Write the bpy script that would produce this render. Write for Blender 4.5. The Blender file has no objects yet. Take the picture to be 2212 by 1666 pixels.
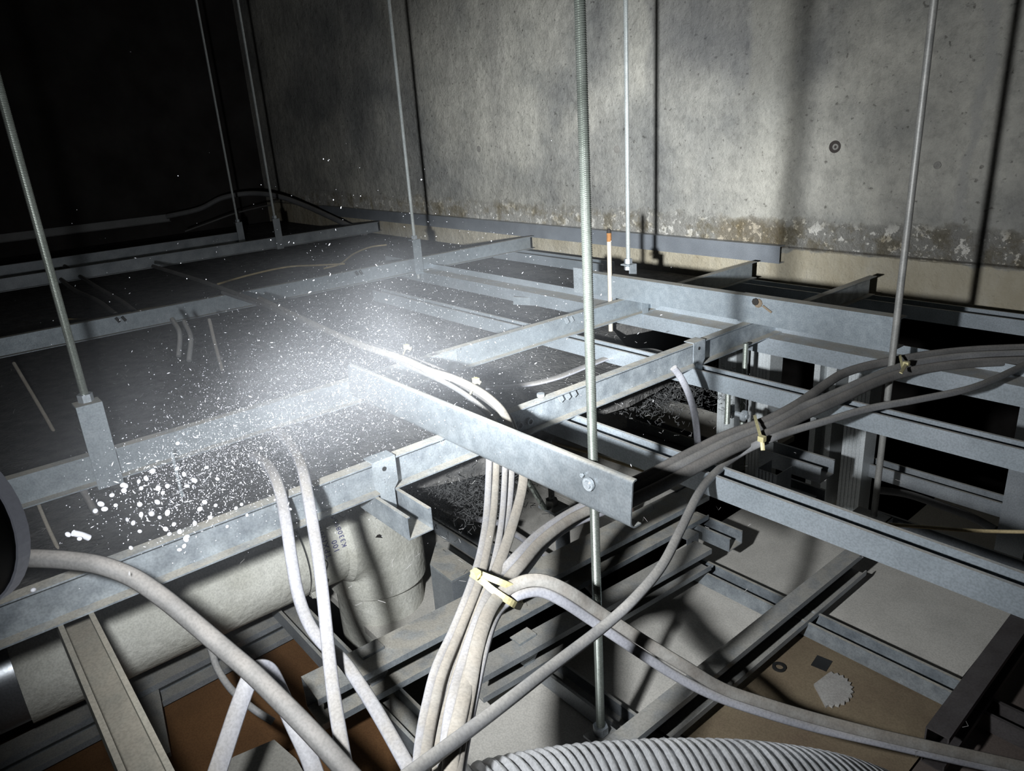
import bpy, math, random
from mathutils import Vector, Matrix
random.seed(7)
sc = bpy.context.scene
COL = sc.collection

# ------------------------------------------------------------------ camera
W_, H_, FPX = 2212.0, 1666.0, 1585.0
PITCH, ROLL, YAW = .3439, -.0671, -.8908
def cam_axes(p, r, y):
    cp, sp, cr, sr, cy, sy = math.cos(p), math.sin(p), math.cos(r), math.sin(r), math.cos(y), math.sin(y)
    f = Vector((0, cp, -sp)); d0 = Vector((0, -sp, -cp)); rt = Vector((1, 0, 0))
    right = cr*rt - sr*d0; down = sr*rt + cr*d0
    def un(v): return Vector((v.x*cy + v.y*sy, -v.x*sy + v.y*cy, v.z))
    return un(right), un(down), un(f)
RT, DN, FW = cam_axes(PITCH, ROLL, YAW)
cam = bpy.data.cameras.new('camera'); co = bpy.data.objects.new('camera', cam); COL.objects.link(co)
cam.sensor_width = 36; cam.sensor_fit = 'HORIZONTAL'; cam.lens = FPX*36/W_; cam.clip_start = .01; cam.clip_end = 60
mw = Matrix.Identity(4)
for i in range(3):
    mw[i][0] = RT[i]; mw[i][1] = -DN[i]; mw[i][2] = -FW[i]
co.matrix_world = mw
sc.camera = co

def ray(px, py): return RT*((px-W_/2)/FPX) + DN*((py-H_/2)/FPX) + FW
def at(px, py, z=None, X=None, Y=None, d=None):
    r = ray(px, py)
    t = z/r.z if z is not None else X/r.x if X is not None else Y/r.y if Y is not None else d
    return r*t
def cpt(a, b, c): return RT*a + DN*b + FW*c

# ------------------------------------------------------------------ world, exposure, light
wd = bpy.data.worlds.new('World'); sc.world = wd; wd.use_nodes = True
wd.node_tree.nodes['Background'].inputs[0].default_value = (.8, .82, .9, 1)
wd.node_tree.nodes['Background'].inputs[1].default_value = .004
sc.view_settings.view_transform = 'Standard'; sc.view_settings.look = 'None'
sc.view_settings.exposure = 0.0; sc.view_settings.gamma = 1.0; sc.view_settings.use_curve_mapping = False
TORCH = cpt(-.1545, .038, .200)                 # centre of the flashlight's glass
AIM = at(1290, 500, Y=1.55)
TDIR = (AIM - TORCH).normalized()
def spot(name, energy, ang, blend, radius, col, aim):
    L = bpy.data.lights.new(name, 'SPOT'); L.energy = energy; L.spot_size = math.radians(ang); L.spot_blend = blend
    L.shadow_soft_size = radius; L.color = col
    o = bpy.data.objects.new(name, L); COL.objects.link(o); o.location = TORCH + TDIR*.006
    o.rotation_euler = (aim - TORCH).to_track_quat('-Z', 'Y').to_euler()
    return o
spot('flashlight_spill', 60, 122, 1.0, .015, (.93, .97, 1.0), at(1270, 700, z=-.4))
spot('flashlight_hotspot', 165, 50, 1.0, .015, (.92, .97, 1.0), AIM)
cy = sc.cycles
cy.max_bounces = 4; cy.diffuse_bounces = 2; cy.glossy_bounces = 2; cy.transmission_bounces = 2; cy.volume_bounces = 0
cy.volume_step_rate = 6.0; cy.caustics_reflective = False; cy.caustics_refractive = False

# ------------------------------------------------------------------ materials
def mat(name, base, rough=.5, metal=0., base2=None, nscale=8., bump=0., bscale=60., dust=None, dustamt=.8, spec=.5, vor=False, detail=4, grime=.15):
    m = bpy.data.materials.new(name); m.use_nodes = True
    nt = m.node_tree; N = nt.nodes; L = nt.links; b = N['Principled BSDF']
    b.inputs['Roughness'].default_value = rough; b.inputs['Metallic'].default_value = metal
    b.inputs['Specular IOR Level'].default_value = spec
    b.inputs['Base Color'].default_value = (*base, 1)
    tc = N.new('ShaderNodeTexCoord'); out = None
    if base2:
        n = N.new('ShaderNodeTexVoronoi' if vor else 'ShaderNodeTexNoise'); n.inputs['Scale'].default_value = nscale
        if not vor: n.inputs['Detail'].default_value = detail
        L.new(tc.outputs['Object'], n.inputs['Vector'])
        r = N.new('ShaderNodeValToRGB'); r.color_ramp.elements[0].position = .3; r.color_ramp.elements[1].position = .7
        r.color_ramp.elements[0].color = (*base, 1); r.color_ramp.elements[1].color = (*base2, 1)
        L.new(n.outputs['Color' if vor else 'Fac'], r.inputs['Fac']); out = r.outputs['Color']
    if dust:
        g = N.new('ShaderNodeNewGeometry'); sx = N.new('ShaderNodeSeparateXYZ'); L.new(g.outputs['Normal'], sx.inputs[0])
        mr = N.new('ShaderNodeMapRange'); mr.inputs[1].default_value = .45; mr.inputs[2].default_value = .9; mr.inputs[4].default_value = dustamt
        L.new(sx.outputs['Z'], mr.inputs[0])
        n2 = N.new('ShaderNodeTexNoise'); n2.inputs['Scale'].default_value = 45; n2.inputs['Detail'].default_value = 4; L.new(tc.outputs['Object'], n2.inputs['Vector'])
        r2 = N.new('ShaderNodeMapRange'); r2.inputs[1].default_value = .35; r2.inputs[2].default_value = .55; r2.inputs[3].default_value = .55
        L.new(n2.outputs['Fac'], r2.inputs[0])
        mu = N.new('ShaderNodeMath'); mu.operation = 'MULTIPLY'; L.new(mr.outputs[0], mu.inputs[0]); L.new(r2.outputs[0], mu.inputs[1])
        mx = N.new('ShaderNodeMix'); mx.data_type = 'RGBA'; L.new(mu.outputs[0], mx.inputs['Factor'])
        if out: L.new(out, mx.inputs['A'])
        else: mx.inputs['A'].default_value = (*base, 1)
        mx.inputs['B'].default_value = (*dust, 1); out = mx.outputs['Result']
        iv = N.new('ShaderNodeMath'); iv.operation = 'MULTIPLY_ADD'; iv.inputs[1].default_value = -metal; iv.inputs[2].default_value = metal
        L.new(mu.outputs[0], iv.inputs[0]); L.new(iv.outputs[0], b.inputs['Metallic'])
        iv2 = N.new('ShaderNodeMath'); iv2.operation = 'MULTIPLY_ADD'; iv2.inputs[1].default_value = .9-rough; iv2.inputs[2].default_value = rough
        L.new(mu.outputs[0], iv2.inputs[0]); L.new(iv2.outputs[0], b.inputs['Roughness'])
    if grime:
        ng = N.new('ShaderNodeTexNoise'); ng.inputs['Scale'].default_value = 480; ng.inputs['Detail'].default_value = 3; L.new(tc.outputs['Object'], ng.inputs['Vector'])
        rg_ = N.new('ShaderNodeMapRange'); rg_.inputs[1].default_value = .36; rg_.inputs[2].default_value = .60; rg_.inputs[3].default_value = 1-grime; rg_.inputs[4].default_value = 1+grime*.35; L.new(ng.outputs['Fac'], rg_.inputs[0])
        nb = N.new('ShaderNodeTexNoise'); nb.inputs['Scale'].default_value = 16; nb.inputs['Detail'].default_value = 3; L.new(tc.outputs['Object'], nb.inputs['Vector'])
        rb_ = N.new('ShaderNodeMapRange'); rb_.inputs[1].default_value = .38; rb_.inputs[2].default_value = .58; rb_.inputs[3].default_value = 1-grime*.8; L.new(nb.outputs['Fac'], rb_.inputs[0])
        mg = N.new('ShaderNodeMath'); mg.operation = 'MULTIPLY'; L.new(rg_.outputs[0], mg.inputs[0]); L.new(rb_.outputs[0], mg.inputs[1])
        xg = N.new('ShaderNodeMix'); xg.data_type = 'RGBA'; xg.blend_type = 'MULTIPLY'; xg.inputs['Factor'].default_value = 1.0
        if out: L.new(out, xg.inputs['A'])
        else: xg.inputs['A'].default_value = (*base, 1)
        L.new(mg.outputs[0], xg.inputs['B']); out = xg.outputs['Result']
    if out: L.new(out, b.inputs['Base Color'])
    if bump:
        n = N.new('ShaderNodeTexNoise'); n.inputs['Scale'].default_value = bscale; n.inputs['Detail'].default_value = 4
        L.new(tc.outputs['Object'], n.inputs['Vector'])
        bp = N.new('ShaderNodeBump'); bp.inputs['Strength'].default_value = bump; bp.inputs['Distance'].default_value = .004
        L.new(n.outputs['Fac'], bp.inputs['Height']); L.new(bp.outputs['Normal'], b.inputs['Normal'])
    return m

DUST = (.42, .38, .31)
G0 = mat('light_dimmed_galvanised_steel', (.17, .19, .205), .38, .5, (.24, .26, .275), 70, .08, 300, (.26, .245, .21), .85)  # galvanised steel darkened in colour against the beam's glare on the near channel
G1 = mat('galvanised_steel', (.29, .33, .36), .42, .55, (.38, .42, .45), 90, .05, 300, DUST, .85)
G2 = mat('galvanised_steel_mottled', (.26, .29, .32), .42, .5, (.46, .50, .53), 55, .12, 200, DUST, .8)
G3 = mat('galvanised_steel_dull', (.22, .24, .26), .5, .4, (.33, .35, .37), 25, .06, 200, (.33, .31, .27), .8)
G4 = mat('galvanised_furring', (.40, .45, .49), .34, .55, (.50, .55, .60), 14, .04, 200, (.40, .36, .30), .75)
G5 = mat('bright_clip_steel', (.42, .46, .49), .35, .5, (.52, .56, .59), 60, .05, 200)
G6 = mat('shade_dark_steel', (.07, .06, .06), .55, .3, (.11, .10, .10), 25)  # galvanised steel darkened in colour for the unlit bottom right corner
ROD = mat('zinc_threaded_rod', (.24, .26, .23), .38, .6, (.31, .33, .30), 40, .03, 200)
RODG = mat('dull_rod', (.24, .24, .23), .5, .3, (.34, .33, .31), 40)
RODL = mat('light_lifted_zinc_rod', (.50, .53, .52), .4, .4, (.58, .60, .59), 40)  # zinc lightened in colour to make up for weak light on far rods
GST = mat('light_lifted_stud_steel', (.60, .63, .64), .42, .35, (.70, .73, .74), 40)  # stud steel lightened in colour against the shade under the furring
NUT = mat('zinc_nut', (.5, .54, .58), .35, .6)
CABW = mat('white_cable_sheath', (.29, .29, .32), .42, 0, (.36, .36, .39), 20, .02, 90, (.29, .265, .23), .75)
CABB = mat('dusty_cable_sheath', (.29, .28, .26), .6, 0, (.20, .18, .16), 60, .08, 200, (.27, .24, .20), .8)
CABG = mat('grey_cable_sheath', (.15, .15, .155), .5, 0, (.20, .20, .20), 20, .03, 120, (.30, .28, .25), .6)
CABD = mat('dark_cable_sheath', (.10, .097, .094), .6, 0, (.15, .145, .14), 30, .06, 120, (.24, .22, .20), .7)
TIE = mat('yellowed_nylon', (.56, .51, .29), .4, 0, (.48, .42, .22), 30)
CORD = mat('tan_cord', (.55, .44, .25), .7, 0, (.42, .33, .18), 60)
PIPE = mat('fibre_mortar_pipe', (.66, .65, .59), .8, 0, (.50, .49, .43), 22, .45, 110, spec=.2)
PIPEC = mat('pipe_crack', (.03, .03, .03), .9)
INK = mat('navy_ink', (.03, .03, .16), .6)
BOARD = mat('plaster_board', (.60, .57, .52), .85, 0, (.50, .48, .44), 5, .06, 80, spec=.2)
BOARD2 = mat('stained_plywood', (.25, .20, .13), .8, 0, (.15, .11, .075), 9, .1, 90, spec=.2)
BROWN = mat('unlit_brown_board', (.17, .085, .035), .85, 0, (.10, .05, .022), 7, .08, 90, spec=.2)  # dark wood board, its brown partly the unlit tone put into the colour
MATB = mat('black_insulation', (.045, .044, .043), .95, 0, (.11, .105, .10), 38, .9, 160, spec=.1)
BLK = mat('black_rubber', (.012, .012, .012), .6)
BLKP = mat('flashlight_black', (.006, .006, .007), .55, spec=.3)
BEZ = mat('flashlight_lit_bezel', (.60, .62, .68), .5)
BEZ.node_tree.nodes['Principled BSDF'].inputs['Emission Color'].default_value = (.75, .80, .95, 1)
BEZ.node_tree.nodes['Principled BSDF'].inputs['Emission Strength'].default_value = .07  # faint glow stands in for light caught on the bezel rim
FLAKE = mat('white_dust_speck', (.40, .40, .42), .7, grime=0)
FLAKE2 = mat('white_dust_flake', (.26, .26, .28), .7, grime=0)
FOIL = mat('aluminium_foil', (.70, .70, .71), .28, .55, (.6, .6, .61), 60)
RUST = mat('rust', (.32, .14, .04), .85, 0, (.20, .09, .03), 80)
SMUDGE = mat('rust_smudge', (.20, .15, .10), .8, 0, (.13, .10, .07), 90)
BURN = mat('scorch', (.015, .012, .010), .8)
TAN = mat('tan_rod', (.55, .50, .42), .6, 0, (.45, .40, .33), 40)
PLAST = mat('white_plaster', (.40, .385, .36), .85, 0, (.32, .30, .28), 40, .2, 120)
FIB = mat('fibre_fluff', (.30, .29, .28), .9)
FIBD = mat('black_fibre_fluff', (.05, .05, .05), .95)

def glassmat():
    m = mat('flashlight_glass', (.9, .95, 1), .05); m.node_tree.nodes['Principled BSDF'].inputs['Emission Color'].default_value = (.9, .96, 1, 1)
    m.node_tree.nodes['Principled BSDF'].inputs['Emission Strength'].default_value = .35
    return m
GLASS = glassmat()

# ------------------------------------------------------------------ mesh helpers
def mesh(verts, faces, smooth=False):
    me = bpy.data.meshes.new('m'); me.from_pydata([tuple(v) for v in verts], [], faces); me.validate()
    import bmesh
    bm = bmesh.new(); bm.from_mesh(me); bmesh.ops.recalc_face_normals(bm, faces=bm.faces); bm.to_mesh(me); bm.free()
    if smooth:
        me.polygons.foreach_set('use_smooth', [True]*len(me.polygons))
        try: me.set_sharp_from_angle(angle=math.radians(40))
        except Exception: pass
    return me
class MB:
    def __init__(s): s.v = []; s.f = []
    def add(s, vf):
        n = len(s.v); s.v += [Vector(v) for v in vf[0]]; s.f += [tuple(i+n for i in f) for f in vf[1]]; return s
def obj(name, vf, m, parent=None, loc=None, smooth=False, label=None):
    if isinstance(vf, MB): vf = (vf.v, vf.f)
    V = [Vector(v) for v in vf[0]]
    if parent is not None:
        base = Vector(parent['_w'])
        loc = base
    elif loc is None:
        c = sum(V, Vector())/len(V); loc = Vector((c.x, c.y, min(v.z for v in V)))
    me = mesh([v-loc for v in V], vf[1], smooth); me.name = name; me.materials.append(m)
    o = bpy.data.objects.new(name, me); COL.objects.link(o)
    o['_w'] = list(loc)
    if parent is not None: o.parent = parent
    else: o.location = loc
    if label: o['label'] = label
    return o
def tag(o, label, cat, group=None, kind=None):
    if label: o['label'] = label
    if cat: o['category'] = cat
    if group: o['group'] = group
    if kind: o['kind'] = kind
    return o
def empty(name, loc, label, cat, group=None):
    o = bpy.data.objects.new(name, None); COL.objects.link(o); o.location = loc; o['_w'] = list(loc); o.empty_display_size = .02
    return tag(o, label, cat, group)

def sweep_prof(p0, p1, prof, side=1, up=Vector((0, 0, 1))):
    p0 = Vector(p0); p1 = Vector(p1); t = (p1-p0).normalized(); s = t.cross(up).normalized(); u = s.cross(t); s = s*side
    n = len(prof); V = [p+s*a+u*b for p in (p0, p1) for a, b in prof]
    F = [(i, (i+1) % n, n+(i+1) % n, n+i) for i in range(n)] + [tuple(range(n)), tuple(range(2*n-1, n-1, -1))]
    return V, F
def prof_c(w, h, t=.0016, lip=0):                    # web at u=0, flanges towards +u, z from 0 to h
    if lip: return [(0, 0), (w, 0), (w, lip), (w-t, lip), (w-t, t), (t, t), (t, h-t), (w-t, h-t), (w-t, h-lip), (w, h-lip), (w, h), (0, h)]
    return [(0, 0), (w, 0), (w, t), (t, t), (t, h-t), (w, h-t), (w, h), (0, h)]
def prof_u(w, h, t=.0014, lip=.004):                 # open on top
    a = w/2
    return [(-a, 0), (a, 0), (a, h), (a-lip, h), (a-lip, h-t), (a-t, h-t), (a-t, t), (-a+t, t), (-a+t, h-t), (-a+lip, h-t), (-a+lip, h), (-a, h)]
def box(c, sx, sy, sz, R=None):
    c = Vector(c); V = []
    for z in (-1, 1):
        for y in (-1, 1):
            for x in (-1, 1):
                v = Vector((x*sx/2, y*sy/2, z*sz/2)); V.append(c + (R @ v if R else v))
    return V, [(0, 1, 3, 2), (4, 5, 7, 6), (0, 1, 5, 4), (2, 3, 7, 6), (0, 2, 6, 4), (1, 3, 7, 5)]
def frame(t):
    t = Vector(t).normalized(); a = Vector((0, 0, 1)) if abs(t.z) < .9 else Vector((1, 0, 0))
    s = t.cross(a).normalized(); return s, s.cross(t).normalized()
def cyl(p0, p1, r, n=14, r2=None, caps=True):
    p0 = Vector(p0); p1 = Vector(p1); s, u = frame(p1-p0); r2 = r if r2 is None else r2
    V = [p+(s*math.cos(2*math.pi*i/n)+u*math.sin(2*math.pi*i/n))*q for p, q in ((p0, r), (p1, r2)) for i in range(n)]
    F = [(i, (i+1) % n, n+(i+1) % n, n+i) for i in range(n)]
    if caps: F += [tuple(range(n)), tuple(range(2*n-1, n-1, -1))]
    return V, F
def tube(p0, p1, ro, ri, n=20):
    p0 = Vector(p0); p1 = Vector(p1); s, u = frame(p1-p0)
    V = [p+(s*math.cos(2*math.pi*i/n)+u*math.sin(2*math.pi*i/n))*q for p, q in ((p0, ro), (p1, ro), (p1, ri), (p0, ri)) for i in range(n)]
    F = [(k*n+i, k*n+(i+1) % n, ((k+1) % 4)*n+(i+1) % n, ((k+1) % 4)*n+i) for k in range(4) for i in range(n)]
    return V, F
def lathe(pts, axis0, axis, n=24, caps=True):        # pts: (distance along axis, radius)
    axis = Vector(axis).normalized(); s, u = frame(axis); a0 = Vector(axis0)
    V = [a0+axis*h+(s*math.cos(2*math.pi*i/n)+u*math.sin(2*math.pi*i/n))*r for h, r in pts for i in range(n)]
    F = [(k*n+i, k*n+(i+1) % n, (k+1)*n+(i+1) % n, (k+1)*n+i) for k in range(len(pts)-1) for i in range(n)]
    if caps: F += [tuple(range(n)), tuple(range(len(pts)*n-1, (len(pts)-1)*n-1, -1))]
    return V, F
def thread(p0, p1, r, pitch=.0016, n=12, depth=.0009):   # helical thread on a round rod
    p0 = Vector(p0); p1 = Vector(p1); L = (p1-p0).length; t = (p1-p0)/L; s, u = frame(t)
    per = 3; rows = int(L/pitch*per); V = []; F = []
    for k in range(rows+1):
        for i in range(n):
            a = 2*math.pi*i/n; ph = (k/per + i/n) % 1.0
            rr = r-depth*abs(2*ph-1)
            V.append(p0+t*(L*k/rows)+(s*math.cos(a)+u*math.sin(a))*rr)
    for k in range(rows):
        for i in range(n): F.append((k*n+i, k*n+(i+1) % n, (k+1)*n+(i+1) % n, (k+1)*n+i))
    F += [tuple(range(n)), tuple(range((rows+1)*n-1, rows*n-1, -1))]
    return V, F
def hexnut(c, r=.0085, h=.008, axis=(0, 0, 1)):
    c = Vector(c); a = Vector(axis).normalized(); return cyl(c-a*h/2, c+a*h/2, r, 6)
def crom(P, m=8):
    P = [Vector(p) for p in P]; Q = [P[0]*2-P[1]]+P+[P[-1]*2-P[-2]]; out = []
    for i in range(1, len(Q)-2):
        a, b, c, d = Q[i-1:i+3]
        for k in range(m):
            t = k/m; out.append(.5*((2*b)+(c-a)*t+(2*a-5*b+4*c-d)*t*t+(3*b-a-3*c+d)*t**3))
    out.append(P[-1]); return out
def sweep(P, w, h, n=12, face=None, m=8, flat=True, twist=0.):
    """round or flat cable along points; the wide side lies across `face` (a direction it faces)"""
    C = crom(P, m); V = []; F = []
    for i, c in enumerate(C):
        t = (C[min(i+1, len(C)-1)]-C[max(i-1, 0)]).normalized()
        fd = Vector(face) if face is not None else -c.normalized()
        s = t.cross(fd); s = s.normalized() if s.length > 1e-4 else frame(t)[0]; u = s.cross(t).normalized()
        if twist:
            q = twist*i/len(C); s, u = s*math.cos(q)+u*math.sin(q), u*math.cos(q)-s*math.sin(q)
        for k in range(n):
            a = 2*math.pi*k/n; ca, sa = math.cos(a), math.sin(a)
            if flat: ca = math.copysign(abs(ca)**.6, ca); sa = math.copysign(abs(sa)**.8, sa)
            V.append(c+s*ca*w/2+u*sa*h/2)
    for i in range(len(C)-1):
        for k in range(n): F.append((i*n+k, i*n+(k+1) % n, (i+1)*n+(k+1) % n, (i+1)*n+k))
    F += [tuple(range(n)), tuple(range(len(C)*n-1, (len(C)-1)*n-1, -1))]
    return V, F
def ring(C, w, th, face_axis):                      # closed band through points C, width along face_axis
    n = len(C); a = Vector(face_axis).normalized(); cen = sum(C, Vector())/n; V = []; F = []
    for c in C:
        o = (c-cen).normalized()
        for q, r in ((-1, 0), (1, 0), (1, 1), (-1, 1)): V.append(c+a*q*w/2+o*r*th)
    for i in range(n):
        j = (i+1) % n
        for k in range(4): F.append((i*4+k, i*4+(k+1) % 4, j*4+(k+1) % 4, j*4+k))
    return V, F
def prism(poly, z0, z1):                            # poly: world xy points
    n = len(poly); V = [Vector((p[0], p[1], z)) for z in (z0, z1) for p in poly]
    return V, [tuple(range(n)), tuple(range(2*n-1, n-1, -1))]+[(i, (i+1) % n, n+(i+1) % n, n+i) for i in range(n)]
def pxpts(L, z=None):
    out = []
    for q in L:
        if len(q) == 3: out.append(at(q[0], q[1], d=q[2]))
        else: out.append(at(q[0], q[1], z=z))
    return out

# ------------------------------------------------------------------ setting
YW = 1.55
def wall_material():
    m = bpy.data.materials.new('concrete_wall'); m.use_nodes = True; nt = m.node_tree; N = nt.nodes; L = nt.links; b = N['Principled BSDF']
    b.inputs['Roughness'].default_value = .85; b.inputs['Specular IOR Level'].default_value = .2
    tc = N.new('ShaderNodeTexCoord'); sx = N.new('ShaderNodeSeparateXYZ'); L.new(tc.outputs['Object'], sx.inputs[0])
    def noise(scale, detail=8, rough=.6, stretch=None):
        n = N.new('ShaderNodeTexNoise'); n.inputs['Scale'].default_value = scale; n.inputs['Detail'].default_value = detail; n.inputs['Roughness'].default_value = rough
        if stretch:
            mp = N.new('ShaderNodeMapping'); mp.inputs['Scale'].default_value = stretch; L.new(tc.outputs['Object'], mp.inputs[0]); L.new(mp.outputs[0], n.inputs['Vector'])
        else: L.new(tc.outputs['Object'], n.inputs['Vector'])
        return n.outputs['Fac']
    def ramp(src, stops, interp='LINEAR'):
        r = N.new('ShaderNodeValToRGB'); cr = r.color_ramp; cr.interpolation = interp
        while len(cr.elements) < len(stops): cr.elements.new(.5)
        for e, (p, c) in zip(cr.elements, stops): e.position = p; e.color = (*c, 1) if len(c) == 3 else c
        L.new(src, r.inputs[0]); return r.outputs[0]
    def rng(src, a, c, lo=0., hi=1.):
        r = N.new('ShaderNodeMapRange'); r.inputs[1].default_value = a; r.inputs[2].default_value = c; r.inputs[3].default_value = lo; r.inputs[4].default_value = hi
        L.new(src, r.inputs[0]); return r.outputs[0]
    def mix(f, a, c, mode='MIX'):
        x = N.new('ShaderNodeMix'); x.data_type = 'RGBA'; x.blend_type = mode
        if isinstance(f, float): x.inputs['Factor'].default_value = f
        else: L.new(f, x.inputs['Factor'])
        for s, v in (('A', a), ('B', c)):
            if isinstance(v, tuple): x.inputs[s].default_value = (*v, 1)
            else: L.new(v, x.inputs[s])
        return x.outputs['Result']
    def math_(op, a, c):
        x = N.new('ShaderNodeMath'); x.operation = op
        for i, v in enumerate((a, c)):
            if isinstance(v, (int, float)): x.inputs[i].default_value = v
            else: L.new(v, x.inputs[i])
        return x.outputs[0]
    X, Z = sx.outputs['X'], sx.outputs['Z']
    wob = math_('MULTIPLY', math_('SUBTRACT', noise(9, 5), .5), .10)
    Xw = math_('ADD', X, wob); Zw = math_('ADD', Z, math_('MULTIPLY', math_('SUBTRACT', noise(14, 6), .5), .07))
    base = ramp(noise(4.5, 9, .62), [(.32, (.46, .45, .41)), (.48, (.64, .615, .545)), (.68, (.80, .765, .675))])
    fine = ramp(noise(38, 12, .78), [(.36, (.50, .50, .50)), (.52, (.95, .95, .95)), (.68, (1.15, 1.15, 1.13))])
    c = mix(.5, base, fine, 'MULTIPLY')
    blot = ramp(noise(2.2, 7, .6), [(.38, (.58, .60, .65)), (.58, (1, 1, 1))])
    c = mix(.8, c, blot, 'MULTIPLY')
    pit = ramp(noise(95, 4, .5), [(.28, (.35, .34, .33)), (.36, (1, 1, 1))])
    c = mix(.8, c, pit, 'MULTIPLY')
    streak = ramp(noise(3, 5, .5, (3.0, 1, .35)), [(.35, (.70, .70, .72)), (.62, (1, 1, 1))])
    c = mix(.6, c, streak, 'MULTIPLY')
    # vertical pour stripes (x ranges along the wall)
    x0, x1 = at(1620, 160, Y=YW).x, at(1718, 160, Y=YW).x
    xa, xb = at(1400, 160, Y=YW).x, at(2125, 160, Y=YW).x
    def span(a, b_, soft, src): return math_('MULTIPLY', rng(src, a-soft, a+soft), rng(src, b_-soft, b_+soft, 1., 0.))
    up = rng(Zw, .02, .12)
    c = mix(math_('MULTIPLY', math_('MULTIPLY', span(xa, x0, .012, Xw), up), .45), c, (.17, .17, .18))
    c = mix(math_('MULTIPLY', math_('MULTIPLY', span(x0, x1, .006, X), rng(Zw, .0, .05)), .55), c, (.42, .40, .35))
    c = mix(math_('MULTIPLY', span(x1+.004, x1+.06, .02, Xw), .35), c, (.16, .16, .155))
    c = mix(math_('MULTIPLY', span(xb-.012, xb+.006, .004, Xw), .6), c, (.46, .45, .43))
    # rough efflorescence band and yellow stain near the cold joint
    band = math_('MULTIPLY', rng(Z, -.312, -.306), rng(Zw, -.262, -.238, 1., 0.))
    eff = ramp(noise(26, 9, .75), [(.42, (0, 0, 0)), (.58, (1, 1, 1))])
    bandc = ramp(noise(17, 9, .7), [(.34, (.40, .33, .21)), (.44, (.66, .59, .46)), (.53, (.92, .88, .80))])
    c = mix(math_('MULTIPLY', band, .85), c, bandc)
    xs0, xs1 = at(1550, 500, Y=YW).x, at(1690, 500, Y=YW).x
    c = mix(math_('MULTIPLY', math_('MULTIPLY', band, span(xs0, xs1, .01, X)), .5), c, (.46, .33, .15))
    low = rng(Zw, -.312, -.306, 1., 0.)
    lowc = ramp(noise(11, 8, .65, (1, 1, .5)), [(.3, (.48, .40, .26)), (.55, (.64, .57, .43)), (.75, (.70, .66, .58))])
    c = mix(math_('MULTIPLY', low, .85), c, lowc)
    joint = span(-.309, -.305, .0012, Z)
    c = mix(math_('MULTIPLY', joint, .6), c, (.15, .13, .11))
    crack = N.new('ShaderNodeTexVoronoi'); crack.feature = 'DISTANCE_TO_EDGE'; crack.inputs['Scale'].default_value = 1.1; L.new(tc.outputs['Object'], crack.inputs['Vector'])
    L.new(c, b.inputs['Base Color'])
    h = math_('ADD', math_('MULTIPLY', noise(34, 12, .72), .7), math_('MULTIPLY', noise(7, 6), 1.2))
    h = math_('ADD', h, math_('MULTIPLY', math_('MULTIPLY', band, eff), .9))
    h = math_('SUBTRACT', h, math_('MULTIPLY', joint, .6))
    bp = N.new('ShaderNodeBump'); bp.inputs['Strength'].default_value = .9; bp.inputs['Distance'].default_value = .018
    L.new(h, bp.inputs['Height']); L.new(bp.outputs[0], b.inputs['Normal'])
    return m
WALLM = wall_material()
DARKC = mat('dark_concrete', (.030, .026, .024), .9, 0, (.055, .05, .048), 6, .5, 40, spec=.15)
def struct(name, vf, m, parent=None):
    o = obj(name, vf, m, parent, loc=Vector((0, 0, 0)))
    if parent is None: o['kind'] = 'structure'
    return o
wall = struct('wall_back', box((-1.3, YW+.1, .27), 6.2, .2, 1.40), WALLM)
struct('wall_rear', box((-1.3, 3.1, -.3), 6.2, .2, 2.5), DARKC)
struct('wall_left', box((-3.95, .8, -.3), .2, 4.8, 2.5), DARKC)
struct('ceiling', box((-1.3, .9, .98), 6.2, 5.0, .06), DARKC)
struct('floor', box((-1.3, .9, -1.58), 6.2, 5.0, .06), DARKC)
TH = mat('tie_hole_concrete', (.26, .25, .23), .85, 0, (.36, .34, .31), 60, .3, 150)
THD = mat('tie_hole_dark', (.06, .05, .045), .9)
for px, py, r in ((1805, 317, .0125), (1036, 322, .010), (1334, 323, .010), (2026, 357, .007)):
    c = at(px, py, Y=YW)
    h = obj('form_tie_hole', lathe([(-.0035, r*1.0), (-.004, r*.72), (.004, r*.5), (.0042, r*.02)], c+Vector((0, 0, 0)), (0, 1, 0), 20), TH if px != 1805 else THD, wall)
    if px == 1805:
        h['label'] = 'round form tie hole with a rusty stub'
        obj('tie_stub', cyl(c+Vector((.004, -.010, 0)), c+Vector((.004, .004, 0)), r*.42, 12), RUST, h) if False else None
rustub = obj('form_tie_stub', tube(at(1808, 317, Y=YW)+Vector((0, -.007, 0)), at(1808, 317, Y=YW)+Vector((0, .002, 0)), .0062, .003, 16), TH, wall)

# ------------------------------------------------------------------ upper ceiling grid
ZT = -.33; CH = .038
def carrier(label, X, Y0, Y1, m=G2, ztop=ZT, h=CH, w=.014, group='upper ceiling carriers', name='ceiling_carrier', p0=None, p1=None, lip=0):
    a = Vector((X, Y0, ztop-h)) if p0 is None else Vector(p0)-Vector((0, 0, h))
    b = Vector((X, Y1, ztop-h)) if p1 is None else Vector(p1)-Vector((0, 0, h))
    r = empty(name, a, label, 'ceiling channel', group)
    obj('channel', sweep_prof(a, b, prof_c(w, h, .0016, lip)), m, r)
    return r
def tabs(root, X, Y, m=G5, n=2, dz=.010):
    for k in range(n):
        y = Y+k*.012
        obj('punched_tab', box((X+.0045, y, ZT-dz), .003, .006, .012, Matrix.Rotation(.5, 3, 'X')), m, root)
WX = -.004
cA1 = carrier('long galvanised carrier channel crossing the left half, ending at the wall channel', -1.708, -.35, 1.49, G1)
tabs(cA1, -1.708, .32, BLK); tabs(cA1, -1.708, .89, BLK)
cA0 = carrier('dim carrier channel behind the long left one, two hanger rods near its far end', -2.57, -.4, 1.46, G3)
cA00 = carrier('farthest dim carrier channel, close to the dark left wall', -2.88, -.4, 1.02, G3)
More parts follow.
